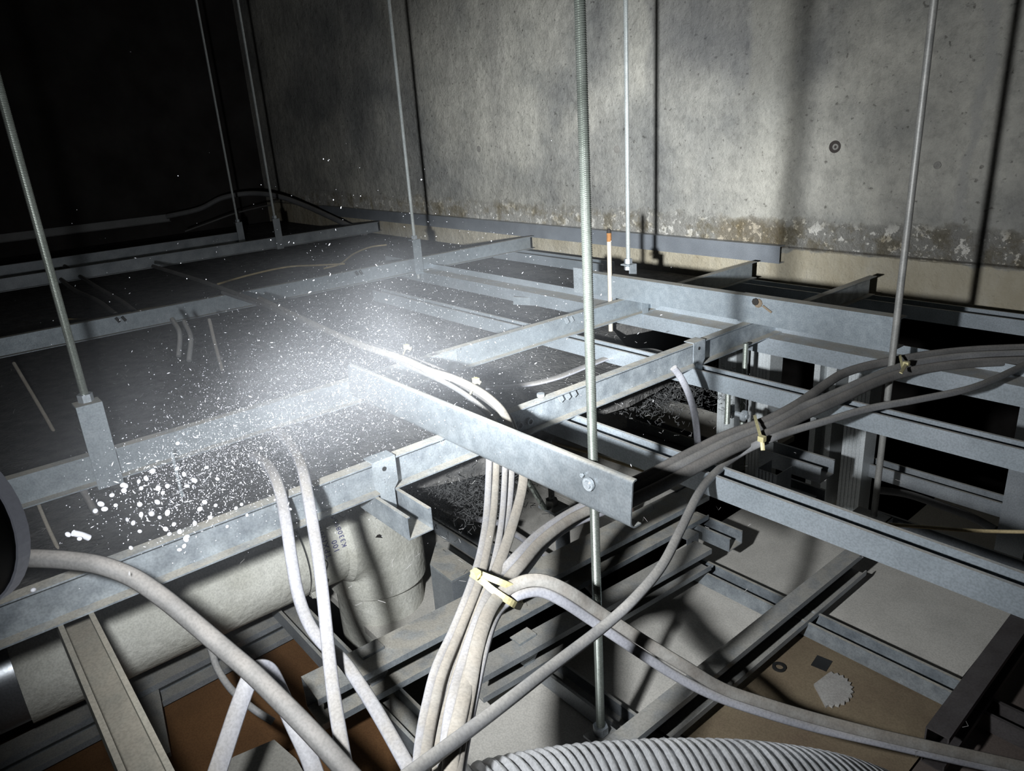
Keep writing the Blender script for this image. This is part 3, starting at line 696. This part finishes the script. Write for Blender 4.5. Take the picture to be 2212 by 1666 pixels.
# loose stiff wires, far left
for lab, pts, w, m in (('thin rusty stiff rod leaning behind the left hanger', [(30, 785, 1.25), (97, 898, 1.15), (142, 980, 1.08)], .0055, TAN),
                       ('thin yellowish stiff rod below the left carrier end', [(78, 1078, .86), (104, 1140, .82), (131, 1197, .78)], .0042, TAN),
                       ('dark stiff cable slanting below the left hanger', [(172, 1045, .88), (205, 1105, .86), (244, 1180, .82)], .008, CABD)):
    tag(obj('stiff_wire', sweep(pxpts(pts), w, w, 10, flat=False), m, smooth=True), lab, 'wire')
# ------------------------------------------------------------------ cables
def cable(label, pts, w, h, m, z=None, group=None, name='power_cable', face=None, flat=True, mseg=8, cat='cable'):
    return tag(obj(name, sweep(pxpts(pts, z), w, h, 12, face, mseg, flat), m, smooth=True), label, cat, group)
GT = 'cables of the tied white bundle'
def dz(pts, D):           # depth along the bundle from the picture row
    out = []
    for x, y in pts:
        if y < 985: d = .80
        elif y < 1250: d = .80+(.63-.80)*(y-985)/265
        else: d = .63+(.42-.63)*(y-1250)/430
        out.append((x, y, d+D))
    return out
cable('leftmost white cable of the tied bundle', dz([(1056, 940), (1057, 985), (1052, 1100), (1041, 1180), (1022, 1250), (984, 1350), (943, 1440), (922, 1520), (908, 1600), (900, 1690)], 0), .0070, .0058, CABW, group=GT)
cable('second white cable from the left in the tied bundle, dusty on top', dz([(1072, 940), (1073, 985), (1067, 1100), (1052, 1190), (1036, 1255), (999, 1350), (958, 1450), (938, 1530), (923, 1610), (914, 1690)], -.002), .0076, .0058, CABB, group=GT)
cable('thin white cable in the middle of the tied bundle', dz([(1093, 940), (1092, 985), (1086, 1100), (1073, 1190), (1050, 1260), (1014, 1350), (974, 1450), (955, 1530), (941, 1610), (932, 1690)], .006), .0064, .0056, CABW, group=GT)
cable('inner white cable of the tied bundle, fourth from the left', dz([(1108, 940), (1107, 985), (1100, 1090), (1078, 1190), (1058, 1255), (1022, 1345), (985, 1440), (964, 1530), (950, 1610), (942, 1690)], .012), .0070, .0058, CABW, group=GT)
cable('broad beige cable on the right of the tied bundle', dz([(1135, 940), (1133, 990), (1127, 1060), (1102, 1150), (1072, 1235), (1050, 1285), (1026, 1350), (992, 1450), (966, 1550), (950, 1640), (944, 1700)], .002), .0100, .0058, CABB, group=GT)
GBc = 'cables branching right from the tie'
cable('upper white cable branching right from the tie behind the thick rod', [(1400, 1040, .86), (1310, 1072, .80), (1240, 1104, .76), (1170, 1150, .71), (1118, 1200, .665), (1080, 1245, .64), (1052, 1295, .60), (1030, 1350, .565), (1000, 1440, .52), (975, 1540, .47), (958, 1690, .42)], .0095, .0062, CABW, group=GBc)
cable('rust streaked cable branching right from the tie behind the thick rod', [(1400, 1056, .86), (1310, 1088, .79), (1240, 1118, .75), (1175, 1165, .70), (1130, 1215, .655), (1096, 1255, .63), (1072, 1300, .595), (1046, 1355, .56), (1022, 1430, .52), (1000, 1520, .475), (980, 1610, .44), (970, 1690, .415)], .0105, .0064, CABB, group=GBc)
cable('lower white cable branching right from the tie behind the thick rod', [(1400, 1074, .87), (1310, 1104, .80), (1240, 1132, .76), (1185, 1170, .72), (1140, 1225, .67), (1110, 1262, .64)], .0080, .0060, CABW, group=GBc)
GLp = 'cables looping over from the tie to lower right'
cable('dusty upper cable looping from the tie to lower right', [(975, 1690, .415), (992, 1590, .45), (1012, 1490, .49), (1030, 1400, .53), (1052, 1330, .565), (1078, 1288, .59), (1108, 1266, .60), (1145, 1254, .605), (1185, 1258, .61), (1235, 1282, .62), (1300, 1326, .64), (1390, 1385, .655), (1480, 1440, .665), (1560, 1487, .68), (1650, 1519, .69), (1760, 1552, .70), (1900, 1588, .70), (2050, 1622, .70), (2260, 1668, .70)], .0110, .0064, CABB, group=GLp)
cable('white lower cable looping from the tie to lower right', [(985, 1690, .42), (1003, 1590, .455), (1024, 1490, .495), (1042, 1410, .53), (1062, 1345, .565), (1086, 1308, .592), (1118, 1287, .60), (1165, 1279, .61), (1215, 1300, .62), (1285, 1346, .64), (1370, 1403, .655), (1455, 1458, .67), (1540, 1502, .68), (1640, 1537, .69), (1760, 1572, .70), (1900, 1604, .70), (2050, 1638, .70), (2260, 1684, .70)], .0090, .0062, CABW, group=GLp)
# cable tie round the white bundle
def ctie(label, C, w, th, axis, head, tail, name='cable_tie'):
    r = empty(name, C[0], label, 'cable tie', 'yellowed nylon cable ties')
    obj('strap', ring(C, w, th, axis), TIE, r)
    a = (Vector(tail)-Vector(head)).normalized()
    obj('head', box(head, .007, .006, .006), TIE, r)
    obj('tail', sweep([Vector(head), Vector(head)*.5+Vector(tail)*.5, Vector(tail)], .0045, .0014, 8, m=4), TIE, r)
    return r
def ellipse(pa, pb, depth, n=26):     # loop round a bundle: pa, pb are its two side points
    c = (pa+pb)/2; u = (pb-pa)/2; v = c.normalized()*depth; return [c+u*math.cos(2*math.pi*i/n)+v*math.sin(2*math.pi*i/n) for i in range(n)]
def strap(front, back): return crom(pxpts(front)+pxpts(back)+pxpts(front[:1]), 4)[:-1]
wt = ctie('yellowed nylon cable tie round the white cable bundle', strap([(1020, 1240, .622), (1040, 1254, .600), (1066, 1276, .588), (1096, 1296, .588), (1116, 1308, .602)], [(1124, 1306, .640), (1085, 1275, .660), (1035, 1240, .650)]), .0058, .0014, (at(1050, 1300, d=.60)-at(1085, 1230, d=.60)), at(1028, 1240, d=.600), at(1036, 1246, d=.597))
obj('strap', ring(strap([(1024, 1234, .618), (1046, 1244, .600), (1076, 1256, .592), (1108, 1270, .600), (1124, 1284, .612)], [(1126, 1292, .640), (1085, 1268, .655), (1035, 1236, .645)]), .0055, .0014, (at(1050, 1300, d=.60)-at(1085, 1230, d=.60))), TIE, wt)
# right bundle
GR = 'dark cables of the right bundle'
zb = -.347
cable('upper dark cable of the right bundle, arching before the smooth rod', [(2260, 750), (2110, 756), (2010, 766), (1945, 777), (1880, 789), (1824, 806), (1787, 828), (1750, 855), (1712, 880), (1650, 912), (1570, 941), (1485, 983), (1400, 1028), (1330, 1060)], .012, .009, CABD, zb, GR)
cable('second dark cable of the right bundle', [(2260, 764), (2110, 769), (2010, 780), (1952, 792), (1896, 812), (1840, 836), (1786, 860), (1730, 884), (1664, 920), (1584, 951), (1499, 993), (1414, 1036), (1330, 1073)], .013, .008, CABG, zb-.004, GR)
cable('lower dark cable of the right bundle, splitting off below the upper two', [(2260, 778), (2110, 784), (2010, 795), (1945, 808), (1892, 826), (1840, 850), (1790, 873), (1735, 898), (1672, 932), (1590, 966), (1510, 1006), (1440, 1045), (1345, 1092)], .013, .009, CABD, zb-.006, GR)
p = at(1640, 955, z=zb)
D3 = lambda x, y: (at(x, y, z=zb) - Vector()).dot(FW)
cable('thin loose grey cable from the right edge slanting down across the thick rod', [(2260, 765, D3(2260, 765)), (2190, 800, D3(2190, 800)), (2100, 838, D3(2100, 838)), (1980, 864, D3(1980, 864)), (1880, 882, D3(1880, 882)), (1790, 908, D3(1790, 908)), (1715, 930, D3(1715, 930)), (1655, 952, D3(1655, 952)), (1595, 982, .83), (1545, 1022, .79), (1510, 1065, .75), (1470, 1145, .69), (1430, 1222, .64), (1370, 1294, .60), (1300, 1357, .575), (1200, 1434, .53), (1100, 1512, .48), (1000, 1588, .44), (860, 1692, .39)], .0088, .0066, CABG, name='loose_cable')
pa, pb = at(1630, 898, z=zb+.008), at(1648, 962, z=zb-.01)
ctie('yellowed nylon cable tie round the dark right bundle, tail hanging', ellipse(pa, pb, .016), .005, .0013, at(1700, 905, z=zb)-at(1600, 945, z=zb), at(1646, 948, d=D3(1646, 948)-.02), at(1648, 973, d=D3(1646, 948)-.02))
pa, pb = at(1944, 768, z=zb+.008), at(1952, 806, z=zb-.012)
ctie('tan cable tie round the dark right bundle beside the smooth rod', ellipse(pa, pb, .016), .005, .0013, at(2000, 775, z=zb)-at(1900, 800, z=zb), at(1958, 786, d=D3(1958, 786)-.02), at(1946, 806, d=D3(1946, 806)-.02))
# loose white cables at lower left
GW = 'pale cables hanging over the nearest carrier'
cable('left pale cable hanging over the nearest carrier in front of the pipe', [(548, 985, .80), (582, 1010, .75), (604, 1060, .715), (618, 1130, .695), (630, 1210, .68), (644, 1285, .67), (666, 1345, .66), (696, 1388, .65), (738, 1425, .635), (778, 1480, .61), (826, 1558, .575), (900, 1690, .53)], .0112, .0070, CABW, group=GW)
cable('right pale cable hanging over the nearest carrier in front of the pipe', [(600, 930, .86), (632, 968, .78), (652, 1010, .72), (665, 1070, .69), (677, 1140, .67), (689, 1215, .65), (698, 1290, .635), (705, 1360, .62), (712, 1430, .60), (722, 1510, .575), (735, 1590, .55), (752, 1690, .52)], .0110, .0070, CABW, group=GW)
cable('thick grey cable curving from the flashlight down to bottom centre left', [(20, 1206, .56), (90, 1207, .56), (150, 1211, .56), (215, 1221, .56), (285, 1247, .56), (350, 1290, .555), (420, 1347, .55), (490, 1407, .54), (548, 1457, .53), (612, 1520, .52), (680, 1590, .51), (770, 1690, .50)], .0140, .0110, CABD, name='loose_cable', flat=False)
cable('pale flat cable bent in a hairpin below the thick grey cable', [(462, 1690, .54), (490, 1605, .56), (515, 1530, .575), (538, 1470, .585), (556, 1446, .59), (580, 1450, .60), (600, 1485, .61), (628, 1550, .60), (665, 1630, .59), (690, 1700, .58)], .0140, .0050, CABW, name='flat_cable')
cable('dim cable behind the thick grey cable near the unlit brown hardboard', [(455, 1400, .75), (470, 1445, .74), (500, 1490, .73), (545, 1530, .72), (590, 1560, .72)], .007, .006, CABG, name='loose_cable')
# cables on the upper grid
GU = 'cables strung over the upper grid'
cable('dark cable crossing the long left carrier into the dust cloud', [(330, 575), (430, 606), (540, 646), (640, 690), (760, 735), (860, 767), (945, 800), (1010, 836), (1060, 868), (1098, 905), (1118, 960)], .010, .0075, CABD, -.313, GU)
cable('lit beige cable beside it, tied with thin strings near the bright cross channel', [(560, 645), (660, 692), (770, 742), (870, 775), (925, 800), (980, 818), (1030, 842), (1070, 872), (1094, 905), (1112, 965)], .010, .0070, CABB, -.309, GU)
cable('thin dark cable alongside on the left of the pair over the grid', [(480, 632), (600, 672), (700, 715), (800, 752), (880, 790), (960, 826), (1010, 856), (1050, 890), (1085, 935)], .007, .006, CABG, -.316, GU)
for lab, px, py in (('thin tan string tied round the cable pair in the dust', 872, 765), ('tan string tied round the cable pair left of the bright channel', 1022, 838)):
    pa, pb = at(px+6, py-16, z=-.305), at(px-8, py+18, z=-.318)
    ctie(lab, ellipse(pa, pb, .010, 18), .0035, .0010, at(px+40, py+18, z=-.31)-at(px-40, py-16, z=-.31), at(px+6, py-16, d=at(px, py, z=-.305).dot(FW)-.01), at(px+16, py-10, d=at(px, py, z=-.305).dot(FW)-.012), name='string_tie')
cable('white flat cable lying across the black insulation to the shadowed carrier', [(1050, 838), (1120, 834), (1200, 817), (1275, 788), (1335, 766), (1390, 757), (1425, 762), (1460, 785)], .0150, .0050, CABW, -.388, name='flat_cable', face=(0, 0, 1))
cable('grey cable hanging from the second clip down to the dark bundle', [(1455, 795, .98), (1468, 812, .99), (1484, 842, 1.0), (1497, 880, 1.01), (1504, 920, 1.02), (1508, 970, 1.03)], .0095, .0065, CABW, name='loose_cable')
cable('grey cable curling behind the tied bundle above the grey box', [(905, 1035, 1.0), (925, 1062, 1.02), (952, 1092, 1.04), (990, 1112, 1.05), (1035, 1122, 1.06), (1080, 1130, 1.07)], .0095, .008, CABW, name='loose_cable')
cable('grey cable lying across the boards behind the branching cables', [(1090, 1140, 1.18), (1130, 1165, 1.16), (1180, 1200, 1.12), (1240, 1235, 1.08), (1300, 1300, 1.02)], .010, .008, CABW, name='loose_cable')
cable('tan cord strung under the furring bars toward the right edge', [(1140, 942), (1260, 975), (1386, 1016), (1460, 1040), (1560, 1070), (1680, 1098), (1800, 1119), (1900, 1131), (2000, 1139), (2110, 1147), (2260, 1150)], .0042, .0042, CORD, -.46, name='tan_cord', flat=False, cat='cord')
cable('thin tan wire lying over the dark blanket left of the hanger', [(470, 614), (540, 594), (620, 577), (690, 573), (745, 570)], .0055, .0055, CORD, -.385, name='thin_wire', flat=False, cat='wire')
cable('thin tan wire curling up behind the hanger left of centre', [(700, 580), (735, 570), (765, 548), (800, 534), (835, 529)], .0055, .0055, CORD, -.385, name='thin_wire', flat=False, cat='wire')
cable('thin brown wire lying below the long left carrier near its left end', [(130, 690), (220, 688), (330, 665), (420, 655), (490, 640)], .005, .005, CORD, -.385, name='thin_wire', flat=False, cat='wire')
cable('dark grey hose arching along the foot of the left wall', [(360, 468, 3.3), (430, 452, 3.3), (480, 428, 3.3), (540, 418, 3.3), (600, 424, 3.25), (660, 445, 3.2), (720, 472, 3.1), (790, 505, 3.0)], .022, .022, CABG, name='dark_hose', flat=False, cat='hose')
cable('thin wire between the two dim hangers at the far left', [(400, 500, 3.0), (450, 482, 3.0), (505, 462, 3.0), (560, 448, 2.95), (590, 442, 2.9)], .006, .006, CABD, name='thin_wire', flat=False, cat='wire')
GD = 'dark cables under the far left carriers'
cable('dark cable drooping below the second left carrier, upper one', [(100, 570), (150, 620), (210, 650), (250, 680)], .012, .012, CABD, -.36, GD, flat=False)
cable('dark cable drooping below the second left carrier, lower one', [(140, 575), (200, 615), (260, 650), (300, 680)], .012, .012, CABD, -.36, GD, flat=False)
cable('dark cable drooping under the long left carrier, left of the pair', [(372, 690, 1.25), (388, 720, 1.22), (386, 770, 1.2)], .008, .008, CABG, group=GD, flat=False)
cable('dark cable drooping under the long left carrier, right of the pair', [(398, 695, 1.25), (412, 730, 1.22), (408, 780, 1.2)], .008, .008, CABG, group=GD, flat=False)
cable('thin cable hanging under the long left carrier right of the drooping pair', [(452, 690, 1.3), (465, 745, 1.28), (480, 800, 1.25)], .006, .006, CABB, flat=False, name='loose_cable')
cable('grey flat cable lying between the dark lower bars at the right', [(1890, 1058), (1960, 1068), (2040, 1095), (2100, 1118), (2150, 1145)], .012, .006, CABG, -.60, name='flat_cable')

# ------------------------------------------------------------------ flexible aluminium duct along the bottom edge
def flex(label, pts, R, pitch=.0062):
    C = crom(pts, 40); L = [0]
    for i in range(1, len(C)): L.append(L[-1]+(C[i]-C[i-1]).length)
    n = 40; rows = int(L[-1]/pitch*6); V = []; F = []; j = 0
    for k in range(rows+1):
        s = L[-1]*k/rows
        while j < len(L)-2 and L[j+1] < s: j += 1
        c = C[j].lerp(C[j+1], (s-L[j])/max(1e-9, L[j+1]-L[j])); t = (C[min(j+2, len(C)-1)]-C[max(j-1, 0)]).normalized()
        a, b = frame(t)
        for i in range(n):
            q = 2*math.pi*i/n; ph = (k/6+i/n) % 1
            r = R+.0022*math.sin(2*math.pi*ph)+.0004*math.sin(6*math.pi*ph)
            V.append(c+(a*math.cos(q)+b*math.sin(q))*r)
    for k in range(rows):
        for i in range(n): F.append((k*n+i, k*n+(i+1) % n, (k+1)*n+(i+1) % n, (k+1)*n+i))
    return tag(obj('flexible_duct', (V, F), FOIL, smooth=True), label, 'flexible duct')
flex('ribbed silver flexible duct along the bottom edge, right of centre', [at(930, 1945, d=.44), at(1060, 1885, d=.45), at(1250, 1838, d=.47), at(1450, 1820, d=.48), at(1660, 1822, d=.49), at(1850, 1852, d=.51), at(2000, 1930, d=.54), at(2080, 2060, d=.58)], .060)
flex('ribbed silver duct piece in the bottom right corner under the dark cables', [at(1990, 1730, d=.80), at(2100, 1700, d=.84), at(2260, 1690, d=.88)], .045)

# ------------------------------------------------------------------ flashlight intruding at the left edge
fl = empty('flashlight', TORCH-TDIR*.12, 'black flashlight head cut off by the left edge, lighting the void', 'flashlight')
obj('body', lathe([(-.125, .004), (-.125, .013), (-.050, .013), (-.046, .014)], TORCH, TDIR, 32), BLKP, fl, smooth=True)
obj('head', lathe([(-.052, .014), (-.034, .0235), (-.002, .0245), (-.002, .0225), (-.006, .012)], TORCH, TDIR, 40), BLKP, fl, smooth=True)
obj('bezel', tube(TORCH-TDIR*.0022, TORCH+TDIR*.0018, .0252, .0228, 40), BEZ, fl)
obj('glass', lathe([(-.004, .0225), (0, .0222), (.0025, .019), (.0035, .012), (.0038, .001)], TORCH, TDIR, 40), GLASS, fl, smooth=True)
obj('switch', cyl(TORCH-TDIR*.09+Vector((0, 0, .012)), TORCH-TDIR*.09+Vector((0, 0, .0155)), .006, 16), BLK, fl)

# ------------------------------------------------------------------ dust blown through the beam
A0 = at(330, 1085, d=.50); A1_ = at(880, 740, d=1.15)
V = []; F = []
OCT = [(1, 0, 0), (-1, 0, 0), (0, 1, 0), (0, -1, 0), (0, 0, 1), (0, 0, -1)]
OF = [(0, 2, 4), (2, 1, 4), (1, 3, 4), (3, 0, 4), (2, 0, 5), (1, 2, 5), (3, 1, 5), (0, 3, 5)]
def speck(p, r, st=None):
    k = len(V)
    for o in OCT: V.append(p+Vector((o[0]*r, o[1]*r, o[2]*r)) if st is None else p+st*o[0]+frame(st)[0]*o[1]*r+frame(st)[1]*o[2]*r)
    F.extend(tuple(i+k for i in f) for f in OF)
for i in range(19000):
    t = random.random()**.8; c = A0.lerp(A1_, t); s = .020+.10*t
    p = c+Vector((random.gauss(0, s), random.gauss(0, s), random.gauss(0, s*.62)))
    if p.length < .36 or p.z < -.39: continue
    r = random.uniform(.00015, .00042)*(1.25-.55*t)
    st = None
    if random.random() < .12: st = Vector((random.gauss(0, 1), random.gauss(0, 1), random.gauss(0, 1))).normalized()*r*4
    speck(p, r, st)
for i in range(900):
    p = at(random.gauss(800, 330), random.gauss(760, 170), d=random.uniform(.55, 1.5))
    if p.z < -.39: continue
    speck(p, random.uniform(.00025, .00055), Vector((random.gauss(0, 1), random.gauss(0, 1), random.gauss(0, .6))).normalized()*.0014 if random.random() < .3 else None)
tag(obj('airborne_dust', (V, F), FLAKE, loc=Vector((-.7, .3, -.35))), 'cloud of fine white dust specks blown across the flashlight beam', 'dust', None, 'stuff')
# larger flakes close to the flashlight, one by one
FL = [(147, 1155, 9), (172, 1164, 8), (283, 1184, 8), (402, 1165, 8), (388, 1188, 7), (398, 1180, 6), (72, 1275, 8), (362, 1108, 8), (358, 1143, 7), (366, 1154, 7), (421, 1131, 7), (491, 1138, 6), (302, 1148, 6), (388, 1149, 7), (404, 1160, 7), (305, 1112, 8), (328, 1110, 9), (275, 1123, 7), (288, 1130, 8), (242, 1070, 8), (266, 1048, 9), (271, 1050, 8), (218, 1089, 9), (226, 1100, 8), (206, 1104, 8), (250, 1092, 6), (316, 1034, 8), (305, 1055, 7), (342, 1055, 8), (352, 1065, 7), (362, 1050, 8), (340, 1085, 8), (302, 1090, 8), (404, 1050, 7), (420, 1038, 8), (432, 1100, 7), (442, 1085, 7), (454, 1118, 6), (466, 1092, 6), (510, 1098, 6), (522, 1090, 5), (534, 1113, 5), (345, 1118, 7), (376, 1133, 7), (268, 1060, 8), (300, 1040, 6), (330, 1018, 7), (383, 1012, 6), (398, 1025, 7), (446, 1010, 6), (470, 1035, 6), (384, 958, 6), (564, 968, 5), (560, 1000, 4), (594, 1080, 4), (628, 1100, 4)]
first = None
for i, (x, y, r) in enumerate(FL):
    d = random.uniform(.40, .52); p = at(x, y, d=d); rr = r*.85*d/FPX
    if first is None:
        Vv, Ff = lathe([(-1, .02), (-.8, .6), (-.3, .95), (.3, .95), (.8, .6), (1, .02)], (0, 0, 0), (0, 0, 1), 10)
        first = obj('dust_flake', ([v*.001 for v in Vv], Ff), FLAKE2, loc=Vector((0, 0, 0)), smooth=True); o = first
    else:
        o = first.copy(); COL.objects.link(o)
    o.location = p; o.scale = (rr*1000*random.uniform(.7, 1.0), rr*1000*random.uniform(.6, .9), rr*1000*random.uniform(.8, 1.15))
    o.rotation_euler = (random.random()*3, random.random()*3, random.random()*3)
    tag(o, 'round white dust flake drifting near the flashlight', 'dust flake', 'larger dust flakes near the flashlight')
tag(obj('dust_fibre', sweep([at(158, 1152, d=.45), at(176, 1156, d=.455), at(192, 1162, d=.46)], .0040, .0036, 10, flat=False), FLAKE2, smooth=True), 'white oblong dust fibre drifting just right of the flashlight', 'dust fibre')

# thin haze of dust, a real volume
def haze():
    m = bpy.data.materials.new('dust_haze'); m.use_nodes = True; nt = m.node_tree; N = nt.nodes; L = nt.links
    N.remove(N['Principled BSDF']); out = N['Material Output']
    sc_ = N.new('ShaderNodeVolumeScatter'); sc_.inputs['Color'].default_value = (.88, .90, .95, 1); sc_.inputs['Anisotropy'].default_value = 0.0
    L.new(sc_.outputs[0], out.inputs['Volume'])
    tc = N.new('ShaderNodeTexCoord')
    def vm(op, a, b=None):
        x = N.new('ShaderNodeVectorMath'); x.operation = op
        for i, v in enumerate((a, b)):
            if v is None: continue
            if isinstance(v, (tuple, Vector)): x.inputs[i].default_value = tuple(v)
            elif isinstance(v, float): x.inputs['Scale'].default_value = v
            else: L.new(v, x.inputs[i])
        return x
    def ma(op, a, b=0., c=None):
        x = N.new('ShaderNodeMath'); x.operation = op
        for i, v in enumerate((a, b, c)):
            if v is None: continue
            if isinstance(v, (int, float)): x.inputs[i].default_value = v
            else: L.new(v, x.inputs[i])
        return x.outputs[0]
    tot = None
    for c, e, ra, rb, k in HAZE:
        c = Vector(c); ax = (Vector(e)-c); t = ax.normalized(); mid = (c+Vector(e))/2
        dv = vm('SUBTRACT', tc.outputs['Object'], mid).outputs[0]
        dt = vm('DOT_PRODUCT', dv, t).outputs['Value']
        n = vm('DOT_PRODUCT', dv, dv).outputs['Value']
        pp = ma('SUBTRACT', n, ma('MULTIPLY', dt, dt))
        q = ma('ADD', ma('DIVIDE', ma('MULTIPLY', dt, dt), ra*ra), ma('DIVIDE', pp, rb*rb))
        g = ma('MULTIPLY', ma('POWER', 2.71828, ma('MULTIPLY', q, -1.)), k)
        tot = g if tot is None else ma('ADD', tot, g)
    nz = N.new('ShaderNodeTexNoise'); nz.inputs['Scale'].default_value = 7; nz.inputs['Detail'].default_value = 1; L.new(tc.outputs['Object'], nz.inputs['Vector'])
    mr = N.new('ShaderNodeMapRange'); mr.inputs[1].default_value = .35; mr.inputs[2].default_value = .7; mr.inputs[3].default_value = .45; mr.inputs[4].default_value = 1.5
    L.new(nz.outputs['Fac'], mr.inputs[0])
    L.new(ma('MULTIPLY', tot, mr.outputs[0]), sc_.inputs['Density'])
    return m
HAZE = [(at(430, 980, d=.70), at(850, 800, d=.94), .26, .125, .46),
        (at(640, 840, d=.85), at(1010, 680, d=1.2), .32, .17, .42)]
dom = obj('dust_haze', box((-.95, .46, -.26), 1.25, 1.15, .26), haze(), loc=Vector((0, 0, 0)))
tag(dom, 'white haze of airborne dust glowing in the flashlight beam at centre left', 'dust haze', None, 'stuff')

for o in bpy.data.objects:
    if '_w' in o: del o['_w']
